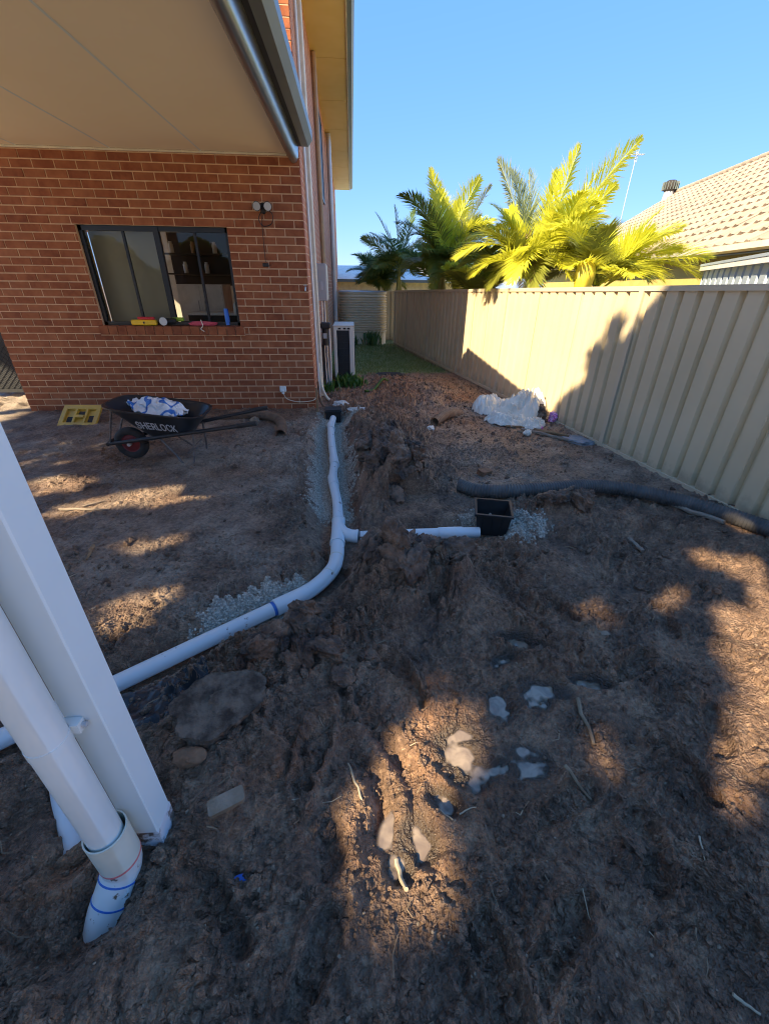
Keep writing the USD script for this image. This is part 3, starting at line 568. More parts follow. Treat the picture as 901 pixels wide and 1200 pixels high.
# the trench for the pipe, its floor dressed with gravel
wob = .05*nz(5, 2, 71)
tr = -.125 + np.maximum(0, dm+wob-.13)*(1.1+.9*ss(-.1, .1, xn)) + .012*l3
tr = np.where(yn > 2.5, tr, -.115 + np.maximum(0, dm+wob-.085)*1.6 + .012*l3)
z = np.where(dm < .6, np.minimum(z, tr), z)
side = (yn-1.96)-.72*(xn+.45)                                            # which side of the lower run
lowrun = (xn < -.15) & (yn < 2.2)
tb = -.115 + np.maximum(0, db+wob-.09)*1.5 + .01*l3
z = np.where(db < .5, np.minimum(z, tb), z)
z = np.where((xn > .27) & (db < .6) & (xn < 1.0), np.minimum(z, np.maximum(-.03, .02+.30*np.maximum(0, 2.66-yn))+.04*(l2-.1)), z); z = np.maximum(z, g(.13, 2.60, .085, .12, .16)-.075+rough*(.05*l2+.03*l3)) * (np.hypot(xn-.115, yn-2.6) < .35) + z*(np.hypot(xn-.115, yn-2.6) >= .35)   # a heap fallen over the branch
dmud = segd(xn, yn, [(-1.27, 1.2), (-1.18, 1.02), (-1.11, .92)]); z = np.where(dmud < .4, np.minimum(z, -.085 + np.maximum(0, dmud+wob*.6-.03)*1.1 + .02*l3), z)
dmud2 = segd(xn, yn, [(-1.06, .86), (-.98, .75)]); z = np.where(dmud2 < .2, np.minimum(z, -.068 + .10*(l2-.15) + np.maximum(0, dmud2-.02)*.9), z)
# puddles
PUD = [(.86, 1.565, .10, .045, -28), (.94, 1.525, .07, .03, -35), (.715, 1.45, .065, .03, 20), (.82, 1.235, .05, .05, 0), (.885, 1.275, .085, .035, -20), (1.105, 1.295, .075, .03, -15), (.625, 1.215, .035, .055, 10),
       (.395, 1.01, .085, .085, -30), (.425, .905, .075, .065, 10), (.665, .945, .065, .05, 0), (.30, .815, .055, .035, -50), (.175, .70, .062, .062, 30), (.115, .635, .04, .045, 0), (.545, .93, .05, .02, 20)]
zw = -.052; pud = np.zeros_like(xn)
for cx, cy, rx, ry, th in PUD:
    c, s_ = math.cos(math.radians(th)), math.sin(math.radians(th)); u, v_ = (xn-cx)*c+(yn-cy)*s_, -(xn-cx)*s_+(yn-cy)*c
    e = np.sqrt((u/rx)**2+(v_/ry)**2) + 1.0*n2 + 1.1*fr; pud = np.maximum(pud, 1-ss(.7, 2.1, e))
z = z*(1-pud) + (zw-.013+.06*fr2+.02*n2)*pud
flat = np.exp(-((np.minimum(1, np.abs(xn-XL))*0+np.maximum(0, D-.35-yn))/.3)**2)*(xn > XL-.3)*(xn < XC+.3)*(yn < D+.3)
z = z*(1-.5*flat)
z += .03*np.exp(-((xn-fx(yn))/.25)**2)*(yn < 6)
z = np.where(yn > 9, z-.035, z)
Z = np.zeros_like(X) - .03; Z[near] = z
edge = np.minimum(ss(8, 6.5, np.abs(X)), np.minimum(ss(-3, -1.5, Y), ss(16, 15, Y))); Z = Z*edge + (1-edge)*(-.05)
Z = np.where((X > XL+.3) & (X < XC-.3) & (Y > D+.25) & (Y < YE-.3), -.3, Z)
# what lies where: gravel, dry grey dirt, red clay; wet, lawn, yellow sub-soil
nn = .5*n2+.35*fr2
gravel = np.maximum(1-ss(.09, .24, dm+.8*nn), 0)*(.72+1.1*n2)*ss(2.95, 3.25, yn)*(1-ss(5.9, 6.2, yn)); gravel = np.maximum(gravel, .9*(1-ss(.17, .36, np.hypot(xn-1.09, (yn-2.70)*1.15)+.6*nn)))
gravel = np.maximum(gravel, .9*(1-ss(.03, .10, np.abs(side-.13)+.5*nn))*lowrun*(xn > -.95)*(xn < -.32)); gravel = np.maximum(gravel, .8*(1-ss(.12, .3, np.hypot(xn+.2, yn-5.75)+.6*nn)))
gravel = np.maximum(gravel, .7*(1-ss(.03, .07, np.abs(side+.09)+.5*nn))*lowrun*(xn > -.62)*(xn < -.42))
outl = ss(-4.5, -4.8, xn)*ss(4.4, 5.0, yn); dry = np.clip(outl+dryL*(.38+2.0*n2)+farR*(.35+1.2*n2), 0, 1)
red = np.clip(1.1*(g(.8, 7.4, 1.3, 1.7, 1)) + .75*np.clip(spoil*5, 0, 1)*(.6+1.8*n2)*(yn > .9) + .45*farR*ss(3.5, 5.5, yn) + 1.2*np.maximum(0, n2+.05)*(np.abs(xn+.2) < 1.6)*(yn < 2.6)*(yn > .6), 0, 1)
wet = np.clip(wetR*.8 + pud + .35*np.exp(-(dm/.3)**2) + .5*(np.hypot(xn+1, yn-.6) < .6), 0, 1)
lawn = ss(8.75, 9.2, yn+.25*xn*0+1.2*n2-.35*np.maximum(0, xn-.2)+.2); lawn = np.maximum(lawn, (xn < -4.9)*0)
zone = np.zeros(X.shape+(3,)); zone2 = np.zeros(X.shape+(3,))
zone[near] = np.stack([gravel, dry, red], -1); zone2[near] = np.stack([wet, lawn, np.clip(1.6*pud, 0, 1)], -1); zone2[~near] = (0, .8, 0); zone[Y < -.4] = (0, 1, 0); zone2[Y < -.4] = (0, 0, 0); zone[(X < -4.9)] = (0, 1, 0); zone2[X < -4.9] = (0, 0, 0)
L['soil'] = usdkit.material(stage, '/World/Looks/soil', {
    'g': ('geometry', {}), 'a': ('attribute', {'attribute': 'zone'}), 'a2': ('attribute', {'attribute': 'zone2'}), 's': ('separate_color', {}), 's2': ('separate_color', {}),
    'n1': ('noise_texture', {'scale': 4.5, 'detail': 7.0, 'roughness': .68}), 'n2': ('noise_texture', {'scale': 38, 'detail': 6.0, 'roughness': .7}), 'v': ('voronoi_texture', {'scale': 88, 'detail': 1.0}), 'vn': ('voronoi_texture', {'scale': 95}),
    'mud': ('rgb_ramp', {'ramp': [(.36, (.052, .032, .021)), (.5, (.185, .110, .068)), (.65, (.42, .272, .168))]}),
    'grey': ('rgb_ramp', {'ramp': [(.37, (.15, .112, .082)), (.63, (.47, .37, .275))]}),
    'clay': ('rgb_ramp', {'ramp': [(.37, (.17, .072, .035)), (.63, (.50, .235, .105))]}),
    'grass': ('rgb_ramp', {'ramp': [(.35, (.15, .19, .05)), (.65, (.32, .33, .12))]}),
    'peb': ('rgb_ramp', {'ramp': [(.0, (.22, .19, .155)), (1, (.56, .51, .44))]}),
    'silt': ('color', {'value': (.085, .06, .043)}),
    'm1': ('mix_color', {}), 'm2': ('mix_color', {}), 'm3': ('mix_color', {}), 'm4': ('mix_color', {}), 'm5': ('mix_color', {}), 'mm': ('mix_float', {'fac': .5}),
    'r': ('map_range', {'from_min': 0, 'from_max': 1, 'to_min': .60, 'to_max': .28}), 'rn': ('math', {'math_type': 'multiply_add', 'value2': -.35, 'value3': .17}), 'ra': ('math', {'math_type': 'add'}),
    'h': ('math', {'math_type': 'multiply_add', 'value2': .55}), 'b': ('bump', {'strength': 1.0, 'distance': .016}), 'p': ('principled_bsdf', {'specular_ior_level': .6})},
    [('g.position', 'n1.vector'), ('g.position', 'n2.vector'), ('g.position', 'v.vector'), ('a.color', 's.color'), ('a2.color', 's2.color'), ('n1.fac', 'mm.a'), ('n2.fac', 'mm.b'),
     ('mm.result', 'mud.fac'), ('mm.result', 'grey.fac'), ('mm.result', 'clay.fac'), ('mm.result', 'grass.fac'), ('v.color', 'peb.fac'),
     ('mud.color', 'm1.a'), ('clay.color', 'm1.b'), ('s.b', 'm1.fac'), ('m1.result', 'm2.a'), ('grey.color', 'm2.b'), ('s.g', 'm2.fac'), ('m2.result', 'm3.a'), ('peb.color', 'm3.b'), ('s.r', 'm3.fac'),
     ('m3.result', 'm4.a'), ('grass.color', 'm4.b'), ('s2.g', 'm4.fac'), ('m4.result', 'm5.a'), ('silt.color', 'm5.b'), ('s2.b', 'm5.fac'), ('m5.result', 'p.base_color'),
     ('s2.r', 'r.value'), ('n1.fac', 'rn.value1'), ('rn.value', 'ra.value1'), ('r.result', 'ra.value2'), ('ra.value', 'p.roughness'), ('v.distance', 'h.value1'), ('n2.fac', 'h.value3'), ('h.value', 'b.height'), ('b.normal', 'p.normal')], surface='p.BSDF')
ny, nx = X.shape; i = (np.arange(ny-1)[:, None]*nx + np.arange(nx-1)[None]).ravel()
ground = (np.stack([X, Y, Z], -1).reshape(-1, 3), np.vstack([np.stack([i, i+1, i+nx+1], 1), np.stack([i, i+nx+1, i+nx], 1)]))
top('ground', ground, 'soil', 'dug up muddy ground of the yard, trodden and cloddy', 'ground', kind='structure', smooth=False, attrs={'zone': zone.reshape(-1, 3), 'zone2': zone2.reshape(-1, 3)})
_H = RegularGridInterpolator((gy, gx), Z, bounds_error=False, fill_value=-.05)
def H(x, y): return float(_H((y, x)))
def Hs(x, y): return _H(np.stack([y, x], -1))
_zone = RegularGridInterpolator((gy, gx), np.concatenate([zone, zone2], -1), bounds_error=False, fill_value=0)
# standing water
L['muddy_water'] = usdkit.material(stage, '/World/Looks/muddy_water', {'g': ('geometry', {}), 'n': ('noise_texture', {'scale': 16, 'detail': 5, 'distortion': .8}), 'r': ('rgb_ramp', {'ramp': [(.36, (.19, .14, .098)), (.64, (.34, .26, .18))]}), 'p': ('principled_bsdf', {'roughness': .02, 'ior': 1.45, 'specular_ior_level': .9}),
    'a': ('attribute', {'attribute': 'zone'}), 's': ('separate_color', {}), 't': ('transparent_bsdf', {}), 'mr': ('map_range', {'range_type': 'smoothstep', 'from_min': 0, 'from_max': .8, 'to_min': 0, 'to_max': 1}), 'm': ('mix_closure', {})},
    [('g.position', 'n.vector'), ('n.fac', 'r.fac'), ('r.color', 'p.base_color'), ('a.color', 's.color'), ('s.r', 'mr.value'), ('mr.result', 'm.fac'), ('t.BSDF', 'm.closure1'), ('p.BSDF', 'm.closure2')], surface='m.closure')
for k, (cx, cy, rx, ry, th) in enumerate(PUD):
    R_ = 2.3*max(rx, ry); gu = np.linspace(-R_, R_, 44); u, v_ = np.meshgrid(gu, gu); pz = zw-.0005*k; dep = np.clip((pz-Hs(cx+u, cy+v_))/.012, 0, 1); dep = dep*ss(1.0, .8, np.hypot(u, v_)/R_)
    v = np.stack([cx+u, cy+v_, np.full(u.shape, pz)], -1).reshape(-1, 3); i = (np.arange(43)[:, None]*44+np.arange(43)).ravel(); f = np.vstack([np.stack([i, i+1, i+45], 1), np.stack([i, i+45, i+44], 1)])
    f = f[dep.ravel()[f].max(1) > 0]
    if len(f) == 0: continue
    us, f = np.unique(f, return_inverse=True); f = f.reshape(-1, 3); dq = dep.ravel()[us]
    top('puddle', (v[us], f), 'muddy_water', None, None, kind='structure', attrs={'zone': np.stack([dq, dq, dq], -1)})

# ------------------------------------------------------------------ loose stuff lying on the ground
def scatter(n, fn, seed):
    """n points with density fn(x, y, zones) <= 1, drawn where the camera looks: denser near it"""
    r = np.random.default_rng(seed); out = []
    while sum(map(len, out)) < n:
        y = .15 + r.random(n*2)**1.8*8.5; x = (r.random(n*2)-.5)*2*np.minimum(3.2, 1.3+.6*y); zo = _zone(np.stack([y, x], -1))
        ok = (r.random(n*2) < fn(x, y, zo)) & (x < fx(y)-.1) & ~((y > D-.05) & (x < XC+.1)); out.append(np.stack([x, y], -1)[ok])
    return np.vstack(out)[:n]
def many(n, fn, seed, shapes, size, sink=.3, flatten=(1, 1, 1)):
    r = np.random.default_rng(seed); p = scatter(n, fn, seed); zz = Hs(p[:, 0], p[:, 1]); V, F, o = [], [], 0
    q = r.normal(size=(n, 4)); q /= np.linalg.norm(q, axis=1, keepdims=True); w, x, y, z_ = q.T
    Rm = np.stack([1-2*(y*y+z_*z_), 2*(x*y-z_*w), 2*(x*z_+y*w), 2*(x*y+z_*w), 1-2*(x*x+z_*z_), 2*(y*z_-x*w), 2*(x*z_-y*w), 2*(y*z_+x*w), 1-2*(x*x+y*y)], -1).reshape(-1, 3, 3)
    s = size(r, n, p)
    for k in range(n):
        v, f = shapes[k % len(shapes)]; u = (v*s[k])@Rm[k].T*flatten
        V.append(u+[p[k, 0], p[k, 1], zz[k]+s[k]*(1-sink)*.6]); F.append(f+o); o += len(v)
    return np.vstack(V), np.vstack(F)
cl = [rock((1, .85, .7), 40+k, 1, .8, .55) for k in range(10)]
for k_ in range(10): cl[k_] = (cl[k_][0]*(1+np.random.default_rng(k_).normal(0, .14, (42, 1))), cl[k_][1])
clods = many(5000, lambda x, y, z_: np.clip(.25+.9*z_[:, 2]+.3*(y < 2.6)-.8*z_[:, 4]-.25*z_[:, 1]-z_[:, 5]*2-.8*z_[:, 0], .02, 1), 5, cl, lambda r, n, p: .004+.017*r.random(n)**4*(1+.2*p[:, 1]), .75)
bg = [rock((1, .8, .62), 140+k, 3, .9, .62) for k in range(8)]
for k_ in range(8): v_ = bg[k_][0]; bg[k_] = (v_*(1+.55*(meshkit.fbm(v_*4.5+k_, 3, k_)-.5)-.35*np.abs(meshkit.fbm(v_*3+k_, 2, k_+50)-.5))[:, None], bg[k_][1])
big = many(150, lambda x, y, z_: np.clip((z_[:, 2] > .25)*(np.abs(x-.3) < .65)*(y > 1.5)*(y < 5.4)*.8+.22*(x < -.1)*(y < 1.7)*(x > -.75)+.008*(y < 1.5), 0, 1)*(z_[:, 5] < .2)*(z_[:, 0] < .3), 25, bg, lambda r, n, p: .012+.034*r.random(n)**1.8, 1.15)
top('soil_lumps', big, 'soil', 'bigger broken lumps of soil on the spoil heaps', 'soil', kind='stuff')
def lump4(k):
    v_, f_ = rock((1, .78, .6), 240+k, 4, .9, .5); v_ = v_*(1-.55*np.abs(meshkit.fbm(v_*1.9+k, 3, k)-.5)*2+.22*(meshkit.fbm(v_*6+k, 3, k+7)-.5)+.10*(meshkit.fbm(v_*17+k, 2, k+9)-.5))[:, None]
    return v_, f_
bg = [lump4(k) for k in range(10)]
heap_at = lambda x, y: np.exp(-((x-.32)/.22)**2-((y-2.08)/.22)**2)+.8*np.exp(-((x-.36)/.24)**2-((y-3.45)/.28)**2)+.7*np.exp(-((x-.24)/.18)**2-((y-4.05)/.3)**2)+.8*np.exp(-((x+.25)/.28)**2-((y-1.45)/.18)**2)+.4*np.exp(-((x-1.65)/.25)**2-((y-2.85)/.25)**2)
big = many(110, lambda x, y, z_: np.clip((heap_at(x, y)*1.1-.12)*np.clip((y/2.6)**1.6, .02, 3), 0, 1)*(z_[:, 5] < .2)*(z_[:, 0] < .3), 27, bg, lambda r, n, p: .045+.095*r.random(n)**1.4, .55)
top('soil_chunks', big, 'clod_wet', 'large clods of wet soil heaped beside the trench', 'soil', kind='stuff', smooth=60)
top('soil_clods', clods, 'soil', 'loose crumbs of dark soil strewn over the yard', 'soil', kind='stuff')
cr = [rock((1, .85, .75), 170+k, 0, 1, .6) for k in range(8)]
crumbs = many(15000, lambda x, y, z_: np.clip(.35+.5*z_[:, 2]+.4*(y < 2.2)-.2*z_[:, 1]-.9*z_[:, 4]-z_[:, 5]*2-.8*z_[:, 0], .02, 1), 55, cr, lambda r, n, p: .0028+.0075*r.random(n)**2.5*(1+.15*p[:, 1]), .55)
top('soil_crumbs', crumbs, 'soil', 'fine crumbs of soil strewn over the mud', 'soil', kind='stuff')
st = [rock((1, .8, .7), 70+k, 0, 1, .5) for k in range(8)]
gv = many(16000, lambda x, y, z_: np.clip(z_[:, 0]*1.2, 0, 1), 6, st, lambda r, n, p: .0045+.006*r.random(n)+.0006*p[:, 1], .35)
top('gravel', gv, 'gravel_stone', 'pale grey gravel round the white pipes and the black pits', 'gravel', kind='stuff')
pb = many(900, lambda x, y, z_: np.clip(.08+.6*z_[:, 1]+.2*(y < 2), 0, 1)*(z_[:, 5] < .3), 9, st, lambda r, n, p: .003+.006*r.random(n)**2, .3)
top('pebbles', pb, 'stone_pale', 'small pale pebbles strewn over the dirt', 'pebbles', kind='stuff')
def bits(n, fn, seed, len_, wid, m, nm, label):
    r = np.random.default_rng(seed); p = scatter(n, fn, seed); V = []; F = []
    for k in range(n):
        l_ = len_*(.4+r.random()**2*1.6); a = r.random()*6.28; w_ = wid*(.6+r.random()*.8); c, s_ = math.cos(a), math.sin(a); bend = r.normal(0, .25)*l_; pts = []
        for t_, b_ in ((-.5, 0), (0, bend), (.5, 0)):
            x, y = p[k, 0]+l_*t_*c-b_*s_, p[k, 1]+l_*t_*s_+b_*c; pts.append((x, y, 0))
        pts = np.array(pts); pts[:, 2] = Hs(pts[:, 0], pts[:, 1])+w_*.8+np.abs(r.normal(0, .006, 3)); v, f = tube(pts, w_*.5*np.array([1, .9, .5]), 4, cap=True)
        V.append(v); F.append(f)
    return cat(*zip(V, F))
mul = bits(1500, lambda x, y, z_: np.clip(.04+.9*z_[:, 1]+.5*(y > 3)*(x > .3)+.12*(y > 1.4), 0, 1)*(z_[:, 4] < .3)*(z_[:, 5] < .3), 15, .05, .005, 'twig', '', '')
top('bark_litter', mul, 'twig', 'scattered bark and twig litter on the dirt', 'litter', kind='stuff')
mul = bits(220, lambda x, y, z_: np.clip(.12+.9*z_[:, 1]+.3*(y > 1.5), 0, 1)*(z_[:, 4] < .3)*(z_[:, 5] < .3), 16, .06, .003, 'straw', '', '')
top('straw_litter', mul, 'straw', 'scattered pale straw and dry grass stalks on the dirt', 'litter', kind='stuff')
# lawn at the far end
r = np.random.default_rng(17); n = 9000; gy_ = 8.7+r.random(n)**1.3*5.5; gx_ = -.5+r.random(n)*3.0; ok = (gx_ < fx(gy_)-.05); zo = _zone(np.stack([gy_, gx_], -1))[:, 4]; ok &= r.random(n) < zo; gx_, gy_ = gx_[ok], gy_[ok]; n = len(gx_)
a = r.random(n)*6.28; h_ = .03+.05*r.random(n); zz = Hs(gx_, gy_); lean = r.normal(0, .03, (n, 2)); w_ = .006
v = np.stack([np.stack([gx_-w_*np.cos(a), gy_-w_*np.sin(a), zz-.005], -1), np.stack([gx_+w_*np.cos(a), gy_+w_*np.sin(a), zz-.005], -1), np.stack([gx_+lean[:, 0], gy_+lean[:, 1], zz+h_], -1)], 1).reshape(-1, 3)
top('grass', (v, np.arange(3*n).reshape(-1, 3)), 'grass_blade', 'short green grass at the far end of the side yard', 'grass', kind='stuff')

# ------------------------------------------------------------------ drain pipes
def P3d(path, zf): return np.array([(x, y, zf(x, y)) for x, y in path])
drain = thing('drain_pipe', 'long white plastic drain pipe laid in the trench, running away towards the brick corner', 'pipe')
zp = lambda x, y: -.045 + (.012*(y-3) if y > 3 else 0)
up = smooth_path(P3d([(-.305, 5.80), (-.318, 5.35), (-.268, 4.6), (-.232, 4.2), (-.228, 3.75), (-.176, 3.3), (-.153, 2.93)], zp), 9)
part(drain, 'upper_run', pipe(up, .043, .004, 22), 'pvc_ground', 40)
for (x, y), r_ in (((-.318, 5.38), .049), ((-.232, 4.2), .049), ((-.222, 3.70), .049)): part(drain, 'coupling', tube([(x+.012, y-.10, zp(x, y)), (x-.012, y+.10, zp(x, y))], r_, 22), 'pvc_ground', 40)
jt = [(-.152, 2.94, -.045), (-.151, 2.62, -.045)]
part(drain, 'junction', cat(tube(jt, .052, 24), tube([(-.152, 2.86, -.045), (-.115, 2.765, -.043), (-.055, 2.705, -.04), (-.005, 2.695, -.04)], [.052, .049, .052, .052], 22)), 'pvc_ground', 40)
for a_, b_ in (((-.152, 2.955, -.045), (-.152, 2.935, -.045)), ((-.151, 2.64, -.045), (-.151, 2.60, -.045)), ((-.012, 2.696, -.04), (.004, 2.694, -.04))): part(drain, 'collar', tube([a_, b_], .0558, 24), 'pvc_ground', 40)
bend = smooth_path(P3d([(-.151, 2.60), (-.150, 2.45), (-.178, 2.285), (-.285, 2.105), (-.44, 1.972)], lambda x, y: -.045), 8)
part(drain, 'bend', pipe(bend, .049, .004, 24), 'pvc_ground', 40)
for k in (9, 18): part(drain, 'weld_ring', tube([bend[k]-.004*(bend[k+1]-bend[k])/np.linalg.norm(bend[k+1]-bend[k]), bend[k]+.006*(bend[k+1]-bend[k])/np.linalg.norm(bend[k+1]-bend[k])], .0505, 24), 'pvc_cream', 40)
dl = np.array([-1.36+.44, 1.295-1.972]); dl /= np.linalg.norm(dl)
def low(t_, z=-.045): return (-.44+dl[0]*t_, 1.972+dl[1]*t_, z)
part(drain, 'coupling', tube([low(-.06), low(.075)], .052, 24), 'pvc_ground', 40)
part(drain, 'primer_ring', tube([low(.076), low(.094)], .0443, 24), 'primer_blue', 40, label='blue primer ring on the white pipe')
part(drain, 'lower_run', pipe(np.array([low(t_) for t_ in np.linspace(.06, .96, 12)]), .043, .004, 24), 'pvc_ground', 40)
q = []
for k in range(26): q.append(xf(bx(-.006, .006*(.2+rng.random()), -.0012, .0012, .0432, .0436), rot=(0, 0, 0), loc=(0, 0, 0)))
ua = math.degrees(math.atan2(dl[1], dl[0]))
part(drain, 'printed_line', cat(*[xf(q[k], rot=(38, 0, ua), loc=low(.50+k*.018)) for k in range(26)]), 'meter_grey', label='fine printed line along the pipe')
part(drain, 'primer_ring', tube([low(.945), low(.965)], .0443, 24), 'primer_blue', 40)
part(drain, 'tee', cat(tube([low(.965), low(1.145)], .052, 24), tube([low(1.06), (-1.285, 1.24, -.045), (-1.26, 1.15, -.04), (-1.235, 1.10, -.04)], .049, 22)), 'pvc_ground', 40)
part(drain, 'primer_ring', tube([low(1.146), low(1.17)], .0455, 24), 'primer_blue', 40)
part(drain, 'lower_run', pipe(np.array([low(t_) for t_ in (1.165, 1.7, 2.2)]), .043, .004, 24), 'pvc_ground', 40)
part(drain, 'muddy_run', pipe(smooth_path([(-1.236, 1.102, -.04), (-1.18, 1.02, -.045), (-1.12, .935, -.055), (-1.06, .86, -.065), (-.99, .765, -.085), (-.90, .64, -.13), (-.85, .57, -.15)], 5), .043, .004, 22), 'pvc_dirty', 40, label='mud smeared length of white pipe half buried')
part(drain, 'primer_ring', tube([(-1.222, 1.082, -.041), (-1.212, 1.067, -.042)], .0496, 22), 'primer_blue', 40)
br = thing('branch_pipe', 'short white branch pipe running to the large open black pit', 'pipe')
part(br, 'tube', pipe(np.array([(.02, 2.694, -.04), (.3, 2.690, -.032), (.6, 2.685, -.025), (.935, 2.675, -.018)]), .042, .004, 22), 'pvc_ground', 40)
part(br, 'coupling', tube([(.62, 2.684, -.0245), (.80, 2.680, -.021)], .0475, 22), 'pvc_ground', 40)
# the downpipe by the post, its socket and elbow
dp = thing('downpipe', 'round white downpipe strapped to the white patio post, standing in an elbow', 'downpipe')
cx, cy = -.752, .665
part(dp, 'tube', pipe(np.array([(cx-.004, cy, .215), (cx-.004, cy, 1.2), (cx-.004, cy, 2.2), (cx-.004, cy, 3.0)]), .0455, .003, 32), 'pvc_white', 40)
el = smooth_path([(cx, cy, .10), (cx-.006, cy-.005, .05), (cx-.022, cy-.04, .0), (cx-.040, cy-.075, -.045), (cx-.052, cy-.105, -.095)], 6)
part(dp, 'socket', pipe(np.array([(cx, cy, .25), (cx, cy, .17), (cx, cy, .10)]), .057, .004, 32), 'pvc_cream', 40, label='open cream socket the downpipe drops into')
part(dp, 'elbow', tube(el, .056, 28), 'pvc_specked', 40, label='mud flecked white elbow')
part(dp, 'primer_ring', tube([(cx, cy, .096), (cx, cy, .104)], .0578, 28), 'primer_red', 40, label='pink primer ring')
for k in (9, 15): part(dp, 'primer_ring', tube([el[k]-.25*(el[k+1]-el[k]), el[k]+.25*(el[k+1]-el[k])], .0575, 28), 'primer_blue', 40, label='blue primer ring')
part(dp, 'strap', cat(tube([(cx-.004, cy, .655), (cx-.004, cy, .685)], .0468, 28), bx(cx-.004, cx+.05, cy+.03, cy+.056, .655, .685)), 'pvc_white', 40)
part(dp, 'strap_screw', tube([(cx+.05, cy+.045, .67), (cx+.062, cy+.045, .67)], .007, 8), 'galv')
# the two black pits
def pit(name, label, loc, rz, w0, w1, h, rim):
    t = thing(name, label, 'pit', loc=loc, rz=rz); a_, b_ = w0/2, w1/2; th = .006
    def sq(w, z): return [(-w, -w, z), (w, -w, z), (w, w, z), (-w, w, z)]
    v = np.array(sq(b_, 0)+sq(a_, h)+sq(a_-th, h)+sq(b_-th, .01)); f = []
    for l_ in (0, 4, 8):
        for k in range(4): f.append((l_+k, l_+(k+1) % 4, l_+4+(k+1) % 4, l_+4+k))
    f += [(3, 2, 1, 0), (12, 13, 14, 15)]
    part(t, 'body', cat((v, np.array(f))), 'black_plastic')
    r_ = a_+rim; part(t, 'rim', cat(*[bx(-r_, r_, -r_, -a_+.004, h-.018, h, .002), bx(-r_, r_, a_-.004, r_, h-.018, h, .002), bx(-r_, -a_+.004, -a_+.005, a_-.005, h-.018, h, .002), bx(a_-.004, r_, -a_+.005, a_-.005, h-.018, h, .002)]), 'black_plastic')
    for sx in (-.55, 0, .55):
        part(t, 'side_rib', hull([(sx*b_-.004, -b_-.004, 0), (sx*b_+.004, -b_-.004, 0), (sx*b_-.004, -b_+.004, 0), (sx*b_+.004, -b_+.004, 0), (sx*a_-.004, -a_-.004, h-.02), (sx*a_+.004, -a_-.004, h-.02), (sx*a_-.004, -a_+.004, h-.02), (sx*a_+.004, -a_+.004, h-.02)]), 'black_plastic')
    return t
pit('drain_pit', 'large open black square pit set in pale gravel, at the end of the branch pipe', (1.055, 2.775, -.05), -14, .262, .215, .195, .012)
sp_ = pit('drain_pit', 'small black pit with a pale tag against the brick corner', (-.31, 5.98, -.10), 4, .22, .2, .17, .01)
part(sp_, 'tag', bx(-.04, .04, -.116, -.112, .05, .085), 'white_plastic')
part(sp_, 'lid', bx(-.105, .105, -.105, .105, .171, .183, .004), 'black_plastic')
top('cement_splash', xf(rock((.17, .055, .028), 3, 3, 1, .5), (.06, 5.93, H(.06, 5.93)+.005)), 'cement', 'whitish slab of spilt cement beside the small black pit', 'cement')
top('cement_lump', xf(rock((.12, .10, .06), 8, 3, 1, .6), (-.20, 6.45, H(-.2, 6.45)+.02)), 'cement', 'pale lump of cement under the pipes at the brick corner', 'cement')

# ------------------------------------------------------------------ corrugated hoses
def hose(name, label, pts, r0, m, pitch=.022, n=16, open_=False):
    c = smooth_path(pts, 40); s_ = np.concatenate([[0], np.cumsum(np.linalg.norm(np.diff(c, axis=0), axis=1))]); k = int(s_[-1]/pitch*4); q_ = np.linspace(0, s_[-1], k)
    c = np.column_stack([np.interp(q_, s_, c[:, i_]) for i_ in range(3)]); rr = r0*(1+.045*np.array([1, 1, -1, -1])[np.arange(k) % 4])
    t = thing(name, label, 'hose'); part(t, 'corrugated_wall', pipe(c, rr, r0*.12, n) if open_ else tube(c, rr, n), m, 30); return t
def onground(pts, lift): return [(x, y, H(x, y)+lift) for x, y in pts]
hz = [(.93, 3.36, .0), (1.08, 3.24, .06), (1.35, 3.16, .09), (1.75, 3.18, .10), (2.15, 3.22, .09), (2.5, 3.10, .08), (2.78, 2.86, .065), (2.98, 2.60, .07), (3.12, 2.30, .07), (3.28, 1.8, .06), (3.4, 1.2, .06)]
hose('drain_hose', 'long dark corrugated drain hose snaking from the pit under the metal fence', [(x, y, max(z, H(x, y)+.058)) for x, y, z in hz], .060, 'hose_black', .024)
hose('drain_hose', 'brown curved corrugated hose end behind the wheelbarrow', [(-1.95, 5.78, .0), (-1.6, 5.80, .03), (-1.25, 5.74, .05), (-1.02, 5.55, .05), (-.93, 5.25, .04), (-.915, 5.0, .02)], .062, 'hose_brown', .03, open_=True)
hose('drain_hose', 'short tan stub of corrugated pipe poking out of the dirt', [(1.06, 5.38, .045), (1.16, 5.50, .065), (1.28, 5.66, .07), (1.42, 5.78, .05), (1.52, 5.84, .02)], .062, 'clay_pipe', .03, open_=True)
t = top('garden_hose', tube(smooth_path([(.18, 6.9, H(.18, 6.9)+.03), (.32, 7.0, H(.3, 7)+.05), (.48, 7.25, H(.48, 7.25)+.05), (.58, 7.5, H(.58, 7.5)+.03)], 8), .022, 10), 'weed', 'short pale green length of hose on the red dirt', 'hose', smooth=40)

